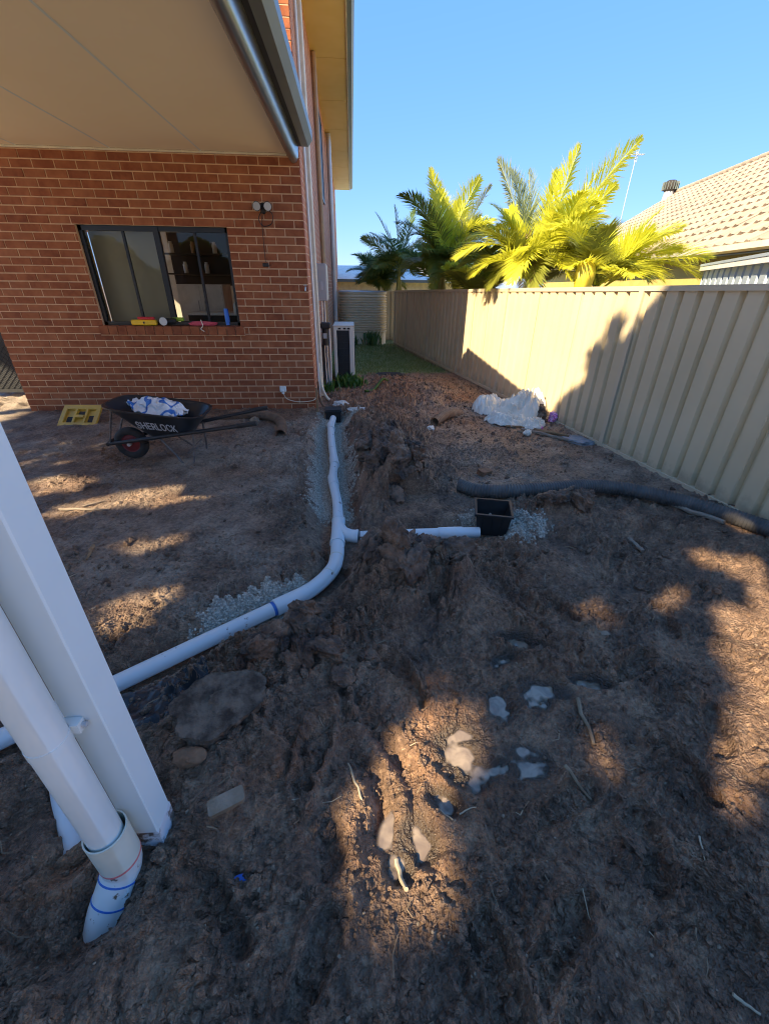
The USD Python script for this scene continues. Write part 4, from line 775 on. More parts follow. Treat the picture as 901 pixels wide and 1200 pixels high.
# ------------------------------------------------------------------ the wheelbarrow
wb = thing('wheelbarrow', 'black wheelbarrow with a red wheel rim, parked before the brick wall', 'wheelbarrow')
def rr_ring(x0, x1, y0, y1, z0, z1, e=4.0, n=36):
    a_ = np.arange(n)*2*math.pi/n; c_, s_ = np.cos(a_), np.sin(a_); u = np.sign(c_)*np.abs(c_)**(2/e); v_ = np.sign(s_)*np.abs(s_)**(2/e)
    return np.column_stack([(x0+x1)/2+u*(x1-x0)/2, (y0+y1)/2+v_*(y1-y0)/2, z0+(z1-z0)*(u+1)/2])
def loft(rings, close0=True):
    n_ = len(rings[0]); v_ = np.vstack(rings); i_ = np.arange(len(rings)-1)[:, None]*n_; j_ = np.arange(n_)[None]; k_ = (j_+1) % n_
    f_ = cat((v_, np.stack([i_+j_, i_+k_, i_+n_+k_, i_+n_+j_], -1).reshape(-1, 4)))[1]
    for b_, fl in ((0, 1), ((len(rings)-1)*n_, 0)):
        if b_ == 0 and not close0: continue
        v_ = np.vstack([v_, v_[b_:b_+n_].mean(0)]); c_ = len(v_)-1; a_ = np.arange(n_); e_ = np.stack([np.full(n_, c_), b_+a_, b_+(a_+1) % n_], 1); f_ = np.vstack([f_, e_[:, ::-1] if fl else e_])
    return v_, f_
RB, RT = (-2.10, -1.68, 4.20, 4.54, .27, .285), (-2.42, -1.52, 4.06, 4.66, .590, .470)
mid = [a_*.45+b_*.55 for a_, b_ in zip(RB, RT)]
o_ = [rr_ring(*RB), rr_ring(*mid), rr_ring(*RT), rr_ring(RT[0]-.02, RT[1]+.02, RT[2]-.02, RT[3]+.02, RT[4]+.004, RT[5]+.004), rr_ring(RT[0]-.02, RT[1]+.02, RT[2]-.02, RT[3]+.02, RT[4]+.016, RT[5]+.016)]
i_ = [rr_ring(RT[0]+.006, RT[1]-.006, RT[2]+.006, RT[3]-.006, RT[4]+.014, RT[5]+.014), rr_ring(mid[0]+.008, mid[1]-.008, mid[2]+.008, mid[3]-.008, mid[4], mid[5]), rr_ring(RB[0]+.01, RB[1]-.01, RB[2]+.01, RB[3]-.01, RB[4]+.012, RB[5]+.012)]
part(wb, 'tray', loft(o_+i_), 'black_tray', 40)
a_ = np.arange(0, 25)*2*math.pi/24
def ring_tube(c, R_, r_, n=10, m=28):
    th = np.arange(m+1)*2*math.pi/m; return tube([(c[0]+R_*math.cos(t_), c[1], c[2]+R_*math.sin(t_)) for t_ in th], r_, n, cap=False)
wc = (-2.335, 4.34, .165)
wh = part(wb, 'wheel', ring_tube(wc, .125, .044), 'rubber', 40)
part(wh, 'rim', xf(lathe([(.0, -.03), (.05, -.03), (.085, -.022), (.098, -.03), (.098, .03), (.085, .022), (.05, .03), (0, .03)], 24), wc, (90, 0, 0)), 'red_rim', 40)
part(wh, 'hub', tube([(wc[0], wc[1]-.075, wc[2]), (wc[0], wc[1]+.075, wc[2])], .018, 12), 'galv', 40)
for y_, ye in ((4.245, 4.10), (4.435, 4.70)):
    part(wb, 'handle', tube([(-2.52, y_, .185), (-2.30, y_-(.01 if y_ < 4.3 else -.01), .215), (-1.0, ye, .425)], [.016, .019, .019], 10), 'black_metal', 40)
    part(wb, 'grip', tube([(-1.16, ye+(.012 if y_ < 4.3 else -.02), .40), (-.97, ye-(.0), .432)], .024, 12), 'rubber', 40)
    s_ = -1 if y_ < 4.3 else 1
    part(wb, 'front_stay', tube([(-2.50, y_, .20), (-2.36, y_+s_*.05, .56)], .010, 8), 'leg_steel', 40)
    part(wb, 'leg', tube(smooth_path([(-2.0, y_+s_*.02, .27), (-1.86, y_+s_*.08, .12), (-1.755, y_+s_*.13, .0), (-1.70, y_+s_*.13, -.005), (-1.66, y_+s_*.12, .03), (-1.63, y_+s_*.06, .33)], 5), .010, 8), 'leg_steel', 40)
part(wb, 'nose_bar', tube([(-2.52, 4.23, .185), (-2.54, 4.34, .185), (-2.52, 4.45, .185)], .018, 8), 'black_metal', 40)
part(wb, 'cross_brace', tube([(-1.70, 4.14, .12), (-1.70, 4.54, .12)], .010, 8), 'leg_steel', 40)
tm = meshkit.text_mesh('SHERLOCK', .085, .003, bold=True); tv = np.asarray(tm.vertices).copy(); tf = np.asarray(tm.faces)
w_ = tv[:, 0].max(); p0 = np.array([-2.115, 0, 0]); u_ = np.array([.355/w_, 0, -.030/w_])
tz = .385 + tv[:, 1]*.92; tx = -2.125+tv[:, 0]*(.36/w_); tz -= .055*tv[:, 0]/w_
ff = np.clip((tz-.277)/(.535-.277), 0, 1); ty = RB[2]+(RT[2]-RB[2])*ff-.010-tv[:, 2]
part(wb, 'lettering', (np.column_stack([tx, ty, tz]), tf), 'letter_grey')
bagm = xf(rock((.25, .17, .085), 21, 4, 1, .5), (-2.0, 4.37, .50), (0, 8, 5)); vv = bagm[0]; vv += (np.abs(meshkit.fbm(vv*9, 4, 5)-.5)*.22)[:, None]*np.array([0, 0, 1.0])
top('plastic_bag', bagm, 'printed_bag', 'crumpled blue and white plastic bag lying in the wheelbarrow tray', 'bag', smooth=True)

# ------------------------------------------------------------------ yellow plastic lid leaning on the bricks
yl = thing('yellow_lid', 'yellow plastic lid with square recesses leaning near the foot of the brick wall', 'lid', loc=(-3.86, 5.56, -.03), rz=-4)
def lean(m): return xf(m, rot=(-52, 0, 0))
part(yl, 'frame', lean(cat(bx(0, .50, -.03, .0, 0, .06, .006), bx(0, .50, -.03, .0, .27, .34, .006), bx(0, .06, -.03, .0, .055, .275, .004), bx(.44, .50, -.03, .0, .055, .275, .004), bx(.17, .20, -.03, .0, .055, .275, .003), bx(.31, .34, -.03, .0, .055, .275, .003), bx(.195, .315, -.045, .0, .13, .17, .004))), 'yellow_plastic')
part(yl, 'panel', lean(bx(.02, .48, .0, .012, .02, .32)), 'yellow_plastic')
for x0, x1, z0, z1 in ((.08, .15, .07, .16), (.36, .43, .08, .18), (.21, .30, .19, .25)): part(yl, 'recess', lean(bx(x0, x1, -.004, .0, z0, z1)), 'rubber')

# ------------------------------------------------------------------ wall fittings
fl = thing('floodlight', 'twin sensor floodlight with looped cable on the brick wall right of the window', 'light')
part(fl, 'base', tube([(-1.035, D-.001, 2.455), (-1.035, D-.05, 2.455)], .04, 14), 'black_plastic', 40)
for x_, s_ in ((-1.095, -1), (-.975, 1)):
    hd = part(fl, 'head', tube([(x_, D-.05, 2.46), (x_+s_*.004, D-.13, 2.445)], [.035, .050], 16), 'black_plastic', 40); part(hd, 'lens', tube([(x_+s_*.004, D-.131, 2.445), (x_+s_*.004, D-.137, 2.444)], .043, 16), 'galv' if s_ > 0 else 'meter_grey', 40)
part(fl, 'sensor', xf(rock((.032, .03, .036), 2, 2, 1, .05), (-1.035, D-.08, 2.41)), 'black_plastic', 40)
part(fl, 'cable', cat(tube(smooth_path([(-1.06, D-.03, 2.42), (-1.11, D-.03, 2.33), (-1.06, D-.02, 2.26), (-.96, D-.02, 2.29), (-.94, D-.03, 2.38), (-1.0, D-.03, 2.43)], 8), .005, 6), tube(smooth_path([(-1.07, D-.03, 2.42), (-1.08, D-.012, 2.25), (-1.085, D-.012, 2.0), (-1.085, D-.015, 1.88)], 6), .004, 6)), 'black_plastic')
part(fl, 'plug', bx(-1.125, -1.05, D-.03, D-.003, 1.83, 1.87, .006), 'black_plastic')
pp = thing('power_outlet', 'white weatherproof power outlet with a trailing cable low on the brick wall', 'outlet')
part(pp, 'box', bx(-1.075, -.985, D-.045, D-.002, .26, .34, .008), 'pvc_white'); part(pp, 'plug', bx(-1.045, -1.01, D-.075, D-.045, .235, .29, .006), 'pvc_white')
part(pp, 'cable', tube(smooth_path([(-1.025, D-.06, .235), (-.98, D-.05, .16), (-.85, D-.03, .115), (-.70, D-.025, .115), (-.58, D-.025, .15), (XC+.02, 6.5, .22)], 8), .006, 6), 'trim_cream')
tp = thing('wall_tap', 'small garden tap on the brick edge beside the meter box', 'tap'); part(tp, 'body', tube(smooth_path([(XC-.03, D-.004, 1.60), (XC-.03, D-.05, 1.60), (XC-.03, D-.07, 1.56)], 5), .013, 10), 'galv', 40); part(tp, 'handle', bx(-.625, -.585, D-.055, D-.045, 1.625, 1.635), 'galv')
gm = thing('gas_meter', 'black capped meter with grey pipes on the side wall above the air conditioner', 'meter')
part(gm, 'cap', bx(-.53, -.36, 7.46, 7.62, 1.0, 1.09, .02), 'black_plastic'); part(gm, 'canister', tube([(-.455, 7.54, 1.0), (-.455, 7.54, .74)], .05, 16), 'black_plastic', 40); part(gm, 'dial', bx(-.49, -.43, 7.484, 7.49, .85, .93), 'galv')
part(gm, 'pipe', tube([(-.39, 7.54, 1.0), (-.39, 7.55, .5), (-.40, 7.5, .0)], .022, 10), 'galv', 40); part(gm, 'pipe', tube([(-.50, 7.54, .75), (-.50, 7.54, .3), (-.48, 7.4, -.02)], .022, 10), 'rubber', 40); part(gm, 'bracket', bx(-.574, -.52, 7.5, 7.58, .95, 1.05), 'galv')
# air conditioner, narrow end towards us
ac = thing('air_conditioner', 'cream outdoor air conditioner unit standing by the side wall', 'air conditioner')
ax0, ax1, ay0, ay1, az0, az1 = -.345, .02, 8.05, 8.85, .03, .985
part(ac, 'casing', cat(bx(ax0, ax0+.055, ay0, ay1, az0, az1, .008), bx(ax1-.085, ax1, ay0, ay1, az0, az1, .008), bx(ax0+.05, ax1-.08, ay0+.003, ay1-.003, az1-.06, az1-.002), bx(ax0+.05, ax1-.08, ay0+.003, ay1-.003, az0+.002, az0+.05)), 'condenser')
part(ac, 'coil', bx(ax0+.05, ax1-.08, ay0+.03, ay1-.03, az0+.04, az1-.05), 'coil_dark')
for k in range(9): x_ = ax0+.065+k*.0245; part(ac, 'guard_wire', bx(x_, x_+.005, ay0+.012, ay0+.018, az0+.05, az1-.06), 'black_metal')
for k in range(7): z_ = az0+.12+k*.115; part(ac, 'guard_wire', bx(ax0+.055, ax1-.085, ay0+.006, ay0+.0115, z_, z_+.005), 'black_metal')
part(ac, 'lid', bx(ax0-.005, ax1+.005, ay0-.005, ay1+.005, az1, az1+.022, .006), 'condenser')
for x_ in (-.26, -.17, -.10): part(ac, 'fitting', bx(x_, x_+.05, ay0-.003, ay0+.002, az1-.045, az1-.02), 'dark_alu')
part(ac, 'fan_grille', tube([(ax1+.001, 8.35, .52), (ax1+.012, 8.35, .52)], .25, 28), 'coil_dark', 30)
for y_ in (8.15, 8.7): part(ac, 'foot', bx(ax0, ax1, y_, y_+.06, -.06, az0, .005), 'galv')
# tools on the sill
sz = WZ0+.012
t = thing('spirit_level', 'yellow box shaped tool with a red top on the window sill', 'tool'); part(t, 'body', bx(-2.93, -2.60, D-.02, D+.03, sz, sz+.065, .012), 'tool_yellow'); part(t, 'top', bx(-2.84, -2.62, D-.012, D+.022, sz+.066, sz+.10, .01), 'tool_red'); part(t, 'window', bx(-2.77, -2.75, D-.023, D-.020, sz+.02, sz+.045), 'black_plastic')
t = thing('angle_grinder', 'black power tool lying on the window sill beside the yellow one', 'tool'); part(t, 'body', tube([(-2.54, D+.01, sz+.045), (-2.35, D+.02, sz+.05)], [.045, .035], 14), 'black_plastic', 40); part(t, 'disc', tube([(-2.50, D-.045, sz+.05), (-2.50, D-.035, sz+.05)], .05, 18), 'galv', 40); part(t, 'grip', bx(-2.36, -2.26, D, D+.035, sz, sz+.04, .008), 'rubber')
t = thing('green_tool', 'lime green cordless tool on the window sill', 'tool'); part(t, 'body', bx(-2.42, -2.26, D+.025, D+.07, sz+.045, sz+.095, .014), 'tool_green'); part(t, 'battery', bx(-2.30, -2.15, D+.01, D+.06, sz, sz+.05, .008), 'black_plastic')
top('red_cloth', xf(rock((.20, .04, .032), 31, 3, 1, .4), (-2.02, D+.015, sz+.02)), 'cloth_pink', 'folded pinkish red cloth roll on the window sill', 'cloth', smooth=True)
top('string_knot', tube(smooth_path([(-2.02, D-.02, sz+.07), (-2.0, D-.04, sz+.0), (-2.03, D-.045, sz-.04), (-1.99, D-.045, sz-.07)], 5), .006, 6), 'white_plastic', 'pale string tied round the red cloth and hanging off the sill', 'string')
top('blue_tube', tube([(-1.69, D+.06, sz), (-1.70, D+.09, sz+.2)], .03, 14), 'tool_blue', 'blue sealant tube standing at the right end of the sill', 'tube', smooth=40)
t = thing('spray_bottle', 'white bottle standing in the right corner of the window', 'bottle'); part(t, 'body', lathe([(0, 0), (.05, 0), (.052, .12), (.02, .17), (.018, .19), (0, .19)], 14, (-1.585, 6.52, WZ0+.13)), 'bottle_white', 40); part(t, 'cap', tube([(-1.585, 6.52, WZ0+.32), (-1.585, 6.52, WZ0+.36)], .02, 12), 'galv', 40)

# ------------------------------------------------------------------ sacks and rubbish against the fence
def sack(c, r_, seed, m='white_plastic', label='', rot=(0, 0, 0), amp=.42, name='white_sack', cat_='sack'):
    v, f = rock(r_, seed, 5, 1, amp); k = np.abs(meshkit.fbm(v*6+seed, 4, seed)-.5)+.55*np.abs(meshkit.fbm(v*14+seed, 3, seed+9)-.5); k2_ = np.abs(meshkit.fbm(v*2.6/max(r_)*.3+seed*2, 2, seed+4)-.5); v = v*(1-.75*k-.9*k2_)[:, None]*np.array([1, 1, 1.0]); v[:, 2] = np.where(v[:, 2] < -.45*r_[2], -.45*r_[2]+.2*(v[:, 2]+.45*r_[2]), v[:, 2])
    v, f = xf((v, f), (c[0], c[1], H(c[0], c[1])+c[2]), rot); top(name, (v, f), m, label, cat_, smooth=True)
def drape(c, ru, rv, h, rz, seed, label, m='white_plastic', fold=.07, lean_=0.0, nm='white_sack', ct='sack'):
    """a limp sheet or half empty sack: a low body, long creases, an uneven hem on the ground"""
    n_ = 90; u, v_ = np.meshgrid(np.linspace(-1.25, 1.25, n_), np.linspace(-1.25, 1.25, n_)); q_ = np.stack([u, v_, u*0+seed], -1)
    ang_ = np.arctan2(v_, u); rad = np.hypot(u, v_); hem = 1+.55*(meshkit.fbm(np.stack([np.cos(ang_)*1.6, np.sin(ang_)*1.6, u*0+seed*3], -1), 3, seed)-.5)
    rho = rad/hem; w_ = meshkit.fbm(q_*1.3, 2, seed+1)-.5
    f1 = np.abs(meshkit.fbm(np.stack([u*1.1+w_*2, v_*4.2+w_*3+u*1.5, u*0+seed], -1), 3, seed+2)-.5); f2 = np.abs(meshkit.fbm(np.stack([u*5+w_*4-v_*2, v_*1.5+w_*2, u*0+seed], -1), 3, seed+3)-.5)
    zb = h*np.clip(1-rho**2, 0, 1)**.55*(1+.7*(meshkit.fbm(q_*1.1, 2, seed+5)-.5)+lean_*u) + fold*(.9-4.6*f1)*np.clip(1.25-rho, 0, .6)*1.6 + fold*.6*(.9-4.6*f2)*np.clip(1.2-rho, 0, .6)*1.6 - fold*.8*np.clip(meshkit.fbm(q_*2.2, 2, seed+8)-.45, 0, 1)*4*np.clip(1.1-rho, 0, .7)
    co, si = math.cos(math.radians(rz)), math.sin(math.radians(rz)); x, y = c[0]+u*ru*co-v_*rv*si, c[1]+u*ru*si+v_*rv*co; x = np.minimum(x, fx(y)-.05)
    zz_ = Hs(x, y)+np.maximum(zb, .0)+.004; i_ = (np.arange(n_-1)[:, None]*n_+np.arange(n_-1)).ravel(); f = np.vstack([np.stack([i_, i_+1, i_+n_+1], 1), np.stack([i_, i_+n_+1, i_+n_], 1)])
    f = f[(rho.ravel()[f] < 1.04).all(1)]; us, f = np.unique(f, return_inverse=True); V_ = np.stack([x, y, zz_], -1).reshape(-1, 3)[us]; f = f.reshape(-1, 3)
    top(nm, (V_, f), m, label, ct, smooth=True)
drape((1.95, 5.98), .22, .26, .17, 20, 2, 'yellowed white plastic sack, furthest left of the rubbish heap at the fence')
drape((2.30, 5.72), .36, .36, .24, -20, 5, 'largest crumpled white plastic sack slumped on the fence', fold=.12, lean_=.5)
drape((2.05, 5.42), .27, .19, .09, -25, 9, 'low white plastic bag lying in front of the other sacks', fold=.06)
drape((2.36, 5.22), .15, .13, .07, 10, 12, 'small white scrunched bag beside the purple cloth', fold=.05)
sack((2.50, 5.42, .08), (.10, .16, .20), 14, 'stone_grey', 'dark grey lump tucked between sack and fence', name='dark_bundle', cat_='bundle')
sack((2.67, 5.35, .05), (.07, .07, .085), 15, 'purple_cloth', 'purple and pink cloth bundle at the foot of the fence', name='purple_cloth', cat_='cloth', amp=.7)
sack((2.40, 5.12, .02), (.05, .05, .04), 16, 'purple_cloth', 'small pink scrap of cloth in front of the white sacks', name='purple_cloth', cat_='cloth', amp=.7)
sack((2.66, 4.62, .01), (.26, .14, .05), 18, 'grey_sheet', 'flat dark grey plastic sheet at the foot of the fence', name='grey_sheet', cat_='sheet', rot=(0, 0, -50))
def stick(p, q, r0, r1, m, label, cat_='stick', name='stick', n=7):
    a_, b_ = np.array([*p, 0.]), np.array([*q, 0.]); pts = [a_+(b_-a_)*t_+np.array([*(rng.normal(0, .02, 2)*np.linalg.norm(b_-a_)*min(1, t_*(1-t_)*6)), 0]) for t_ in np.linspace(0, 1, n)]
    pts = np.array(pts); pts[:, 2] = np.convolve(np.pad(Hs(pts[:, 0], pts[:, 1]), 1, 'edge'), np.ones(3)/3, 'valid')+r0*.8+.004
    top(name, tube(pts, np.linspace(r0, r1, n), 7), m, label, cat_, smooth=40)
stick((2.13, 5.05), (2.66, 4.50), .020, .016, 'wood_grey', 'long grey stick pointing at the fence from the sacks')
stick((2.28, 5.02), (2.60, 4.72), .026, .02, 'wood_brown', 'thicker brown stick beside the long grey stick')
stick((1.98, 5.22), (2.33, 5.16), .016, .012, 'wood_brown', 'short stick in front of the white sacks')
stick((2.05, 5.0), (2.42, 4.82), .012, .010, 'twig', 'thin dark stick nearest the yard in the rubbish heap')
stick((.985, 1.19), (.955, .985), .010, .007, 'twig', 'brown twig lying right of the puddles')
stick((.79, .90), (.86, .80), .009, .005, 'twig', 'short thick twig below the right puddle')
stick((-.06, .985), (.0, .82), .005, .004, 'straw', 'pale thin twig on the lump left of the sunlit hollow')
stick((.105, .66), (.125, .56), .008, .007, 'straw', 'pale stub of root sticking out of the sunlit hollow')
stick((.27, .79), (.31, .74), .003, .003, 'straw', 'pale grass stalk beside the grey puddle')
stick((.34, .76), (.40, .77), .003, .002, 'straw', 'thin white stalk at the edge of the grey puddle')
stick((-.93, .24), (-.86, .31), .009, .006, 'straw', 'pale root end in the dark soil at the bottom left corner')
stick((.98, .29), (1.02, .25), .005, .003, 'straw', 'thin pale leaf stalk in the bottom right corner')
stick((1.15, .64), (1.10, .56), .0035, .002, 'straw', 'bent pale grass blade over the grey patch at right')
stick((-2.42, 3.16), (-2.02, 3.12), .012, .006, 'wood_grey', 'pale forked dry twig on the sunlit strip left')
stick((-2.26, 3.2), (-2.14, 3.30), .010, .005, 'wood_grey', 'short side branch of dry twig on the sunlit strip')
stick((-1.84, 2.56), (-1.80, 2.40), .014, .006, 'wood_brown', 'upright root stump in the dark dirt left of the trench')
stick((1.98, 2.44), (1.985, 2.28), .016, .014, 'wood_grey', 'grey offcut of wood on the heap right of the black pit')
stick((2.62, 3.02), (2.86, 2.62), .022, .018, 'wood_grey', 'flat grey batten half buried beside the dark hose')
stick((2.16, 3.42), (2.34, 3.30), .014, .01, 'wood_brown', 'brown stick behind the dark hose')
def slab_rock(outline, h, loc, seed, m, name, label, cat_, rot=(0, 0, 0), amp=.02, sub=5):
    b_ = .2*min(np.ptp(np.array(outline), axis=0)); p = shapely.Polygon(outline).buffer(-b_).buffer(b_); mesh = trimesh.creation.extrude_polygon(p, h, engine='earcut').subdivide_to_size(.018); v = np.asarray(mesh.vertices).copy(); c_ = v.mean(0)
    d_ = (v-c_); dn = d_/np.maximum(np.linalg.norm(d_, axis=1, keepdims=True), 1e-6); v += dn*((meshkit.fbm(v*14+seed, 4, seed)-.5)*amp*2)[:, None]+dn*((np.abs(meshkit.fbm(v*40+seed, 3, seed+2)-.5))*amp*.8)[:, None]
    top(name, xf((v, np.asarray(mesh.faces)), loc, rot), m, label, cat_, smooth=45)
slab_rock([(-.19, .02), (-.16, -.10), (-.05, -.17), (.03, -.12), (.16, -.02), (.175, .07), (.10, .13), (-.06, .14)], .07, (-.575, 1.165, H(-.575, 1.165)-.0), 3, 'stone_grey', 'concrete_slab', 'large flat lump of old grey concrete on the soil right of the post', 'concrete', (9, 4, 8), .035)
top('orange_stone', xf(rock((.05, .038, .036), 4, 3, 1, .55), (-.645, .965, H(-.645, .965)+.012)), 'stone_orange', 'orange brown stone below the large concrete lump', 'stone', smooth=30)
slab_rock([(-.06, -.022), (.055, -.026), (.062, .02), (-.055, .026)], .028, (-.465, .795, H(-.465, .795)-.004), 6, 'stone_pale', 'brick_offcut', 'small tan rectangular offcut lying right of the post base', 'offcut', (14, 0, 28), .004)
slab_rock([(-.08, -.05), (.07, -.05), (.08, .04), (-.06, .05)], .05, (1.27, 3.74, H(1.27, 3.74)-.005), 8, 'stone_orange', 'brick_offcut', 'brown broken brick piece beyond the black pit', 'offcut', (4, 6, 30), .01)
slab_rock([(-.03, -.02), (.03, -.02), (.03, .02), (-.03, .02)], .012, (1.30, 1.56, H(1.30, 1.56)), 9, 'stone_pale', 'wood_chip', 'pale flat chip on the mud below the round sun spot', 'chip', (4, 6, 10), .003)
for k, (x, y, r_) in enumerate(((-.62, 1.06, .016), (.52, 2.12, .045), (-.25, 1.62, .03), (-1.35, 5.62, .06))):
    top('stone', xf(rock((r_, r_*.8, r_*.75), 90+k, 3, 1, .5), (x, y, H(x, y)+r_*.35)), ['stone_pale', 'stone_orange', 'stone_grey', 'stone_pale'][k], ['small white pebble between the concrete lump and the post', 'rounded brown stone on top of the heap before the black pit', 'grey stone in the soil above the concrete lump', 'pale stone behind the rear handle of the wheelbarrow'][k], 'stone', smooth=30)
# black sheet crumpled under the pipe, blue scrap
u, v_ = np.meshgrid(np.linspace(-.27, .27, 60), np.linspace(-.16, .16, 40)); c_, s_ = math.cos(.55), math.sin(.55); xx, yy = -.895+u*c_-v_*s_, 1.285+u*s_+v_*c_
q = np.stack([u, v_, u*0], -1); zz = Hs(xx, yy)*.6+.6*np.abs(meshkit.fbm(q*7, 4, 3)-.5)*.25+.012*(meshkit.fbm(q*25, 2, 4)-.5)+.0-.04; i = (np.arange(39)[:, None]*60+np.arange(59)).ravel()
zz = np.maximum(zz, Hs(xx, yy)-.02*(1-ss(.0, .06, np.minimum(.27-np.abs(u), .16-np.abs(v_))))+.004*ss(.0, .06, np.minimum(.27-np.abs(u), .16-np.abs(v_))))
top('black_sheet', (np.stack([xx, yy, zz], -1).reshape(-1, 3), np.vstack([np.stack([i, i+1, i+61], 1), np.stack([i, i+61, i+60], 1)])), 'black_sheet', 'crumpled black plastic sheet half buried beside the white pipe', 'sheet', smooth=True)
top('blue_scrap', xf(rock((.02, .010, .003), 5, 2, 1, .5), (-.395, .625, H(-.395, .625)+.004)), 'blue_scrap', 'tiny blue scrap trodden into the mud', 'scrap')
top('white_scrap', xf(rock((.05, .035, .04), 6, 3, 1, .5), (2.13, 4.86, H(2.13, 4.86)+.02)), 'white_plastic', 'small white scrap on the dirt before the sticks', 'scrap')
top('white_scrap', xf(rock((.05, .04, .04), 7, 3, 1, .5), (.98, 5.22, H(.98, 5.22)+.02)), 'white_plastic', 'white scrap at the mouth of the tan pipe stub', 'scrap')
top('dark_mat', xf(rock((.30, .16, .05), 9, 3, 1, .4), (.72, 8.6, H(.72, 8.6)+.02)), 'rubber', 'dark flat lump at the edge of the grass', 'lump')

# ------------------------------------------------------------------ palms, weeds
def frond(base, tip, lift, n=46, wmax=.42, seed=0, vee=.5, droop=.25, roll=0.0):
    """a feather leaf: a rachis and two rows of narrow leaflets"""
    r_ = np.random.default_rng(seed); base, tip = np.asarray(base, float), np.asarray(tip, float); Lh = np.linalg.norm(tip-base)
    c = bez(base, (base+tip)/2+np.array([0, 0, lift*Lh]), tip, n); t = np.gradient(c, axis=0); t /= np.linalg.norm(t, axis=1, keepdims=True)
    V = [tube(c, np.linspace(.016, .003, n), 5)]; up_ = np.array([0, 0, 1.0])
    side = np.cross(t, up_); side /= np.linalg.norm(side, axis=1, keepdims=True)+1e-9
    if roll: 
        nn_ = np.cross(side, t); side = side*math.cos(roll)+nn_*math.sin(roll)
    nor = np.cross(side, t); lv, lf = [], []
    s_ = np.linspace(0, 1, n)
    for i_ in range(int(n*.16), n):
        w = wmax*math.sin(math.pi*min(1, .12+.86*s_[i_]**.8))**.7
        for sg in (1, -1):
            ang_ = math.radians(60-32*s_[i_]+r_.normal(0, 5)); vv_ = vee+r_.normal(0, .12); d_ = side[i_]*sg*math.sin(ang_)*math.cos(vv_)+t[i_]*math.cos(ang_)+nor[i_]*math.sin(vv_)*math.sin(ang_)
            l_ = w*(.85+.3*r_.random()); p0 = c[i_]; p1 = p0+d_*l_*.5-up_*droop*l_*.12; p2 = p0+d_*l_*.98-up_*droop*l_*.62; wd = np.cross(d_, nor[i_]); wd /= np.linalg.norm(wd)+1e-9; hw = .0085+.004*r_.random()
            o = len(lv); lv += [p0-wd*hw*.4, p0+wd*hw*.4, p1-wd*hw, p1+wd*hw, p2]; lf += [(o, o+1, o+3), (o, o+3, o+2), (o+2, o+3, o+4)]
    return cat(V[0], (np.array(lv), np.array(lf)))
def palm(name, label, base, top_, fronds, stems=3, group=None, seed=0, m='palm_gold'):
    t = thing(name, label, 'palm', group); r_ = np.random.default_rng(seed)
    for k in range(stems):
        a_ = k*2.4+seed; b0 = np.array(base)+np.array([.16*math.cos(a_), .16*math.sin(a_), 0]); part(t, 'stem', tube(smooth_path([b0, b0*.5+np.array(top_)*.5+[.05*math.cos(a_), .05*math.sin(a_), 0], np.array(top_)-[0, 0, .15*k]], 5), np.linspace(.07, .04, 11), 9), 'palm_stem', 40)
    for k, fr in enumerate(fronds):
        tip, lift = fr[0], fr[1]; mm = fr[2] if len(fr) > 2 else m; w = fr[3] if len(fr) > 3 else .42; rl = fr[4] if len(fr) > 4 else r_.normal(0, .35)
        part(t, 'frond', frond(np.array(top_)+r_.normal(0, .05, 3)*[1, 1, 1.6], tip, lift, 110 if w > .3 else 60, w*1.25, seed*100+k, .35, .35, rl), mm)
    return t
def wild(c, n, L0, L1, zlo, zhi, seed, m, w=.36):
    r_ = np.random.default_rng(seed); o = []
    for k in range(n):
        a_ = k*2.399+r_.normal(0, .2); l_ = L0+(L1-L0)*r_.random(); z_ = zlo+(zhi-zlo)*r_.random()
        o.append(((c[0]+l_*math.cos(a_), c[1]+l_*math.sin(a_), c[2]+z_), .18+.25*r_.random(), m if isinstance(m, str) else m[int(r_.random()*len(m))], w))
    return o
G, O, K, S_, DR = 'palm_gold', 'palm_olive', 'palm_dark', 'palm_silver', 'palm_dry'
c1 = (3.15, 8.0, 1.75)
palm('golden_palm', 'tall golden palm with upright sunlit fronds, in the middle behind the fence', (3.15, 8.0, -.2), c1, [
    ((4.42, 7.95, 3.62), .12, G, .50, .9), ((4.15, 8.3, 3.40), .10, G, .42, .5), ((3.55, 8.1, 3.55), .05, G, .46, 1.2), ((3.38, 8.4, 3.30), .05, G, .42, -.9),
    ((2.45, 8.6, 3.45), .12, S_, .50, -.8), ((2.55, 8.2, 3.25), .16, S_, .45, .5), ((2.25, 7.9, 2.75), .22, G, .46, .3), ((1.75, 7.9, 2.05), .42, G, .50, .2), ((1.95, 7.5, 1.80), .42, G, .46, -.2), ((2.40, 7.0, 1.70), .45, G, .42),
    ((2.75, 6.95, 1.52), .55, O, .40), ((3.3, 6.95, 1.75), .40, G, .40), ((3.9, 7.2, 2.15), .40, O, .42), ((4.3, 8.3, 2.7), .28, O, .42), ((2.9, 9.0, 2.9), .2, O, .42), ((3.7, 9.1, 2.6), .3, O, .42), ((2.2, 9.0, 2.5), .3, O, .42), ((2.0, 8.2, 2.35), .35, G, .46, .2), ((2.65, 8.3, 2.75), .2, G, .45, .6), ((1.95, 8.6, 1.95), .4, O, .45), ((3.0, 7.3, 2.6), .2, G, .42, .8), ((2.2, 7.4, 1.62), .5, O, .42), ((3.55, 7.4, 1.95), .4, G, .45), ((4.0, 7.6, 3.0), .16, G, .42, .8), ((2.95, 8.5, 3.3), .08, S_, .42, -1.2), ((2.52, 6.95, 1.22), .62, DR, .22), ((2.85, 7.1, 1.3), .5, DR, .2)]+wild(c1, 16, .6, 1.35, .15, 1.2, 11, [G, G, O], .44), 4, seed=1)
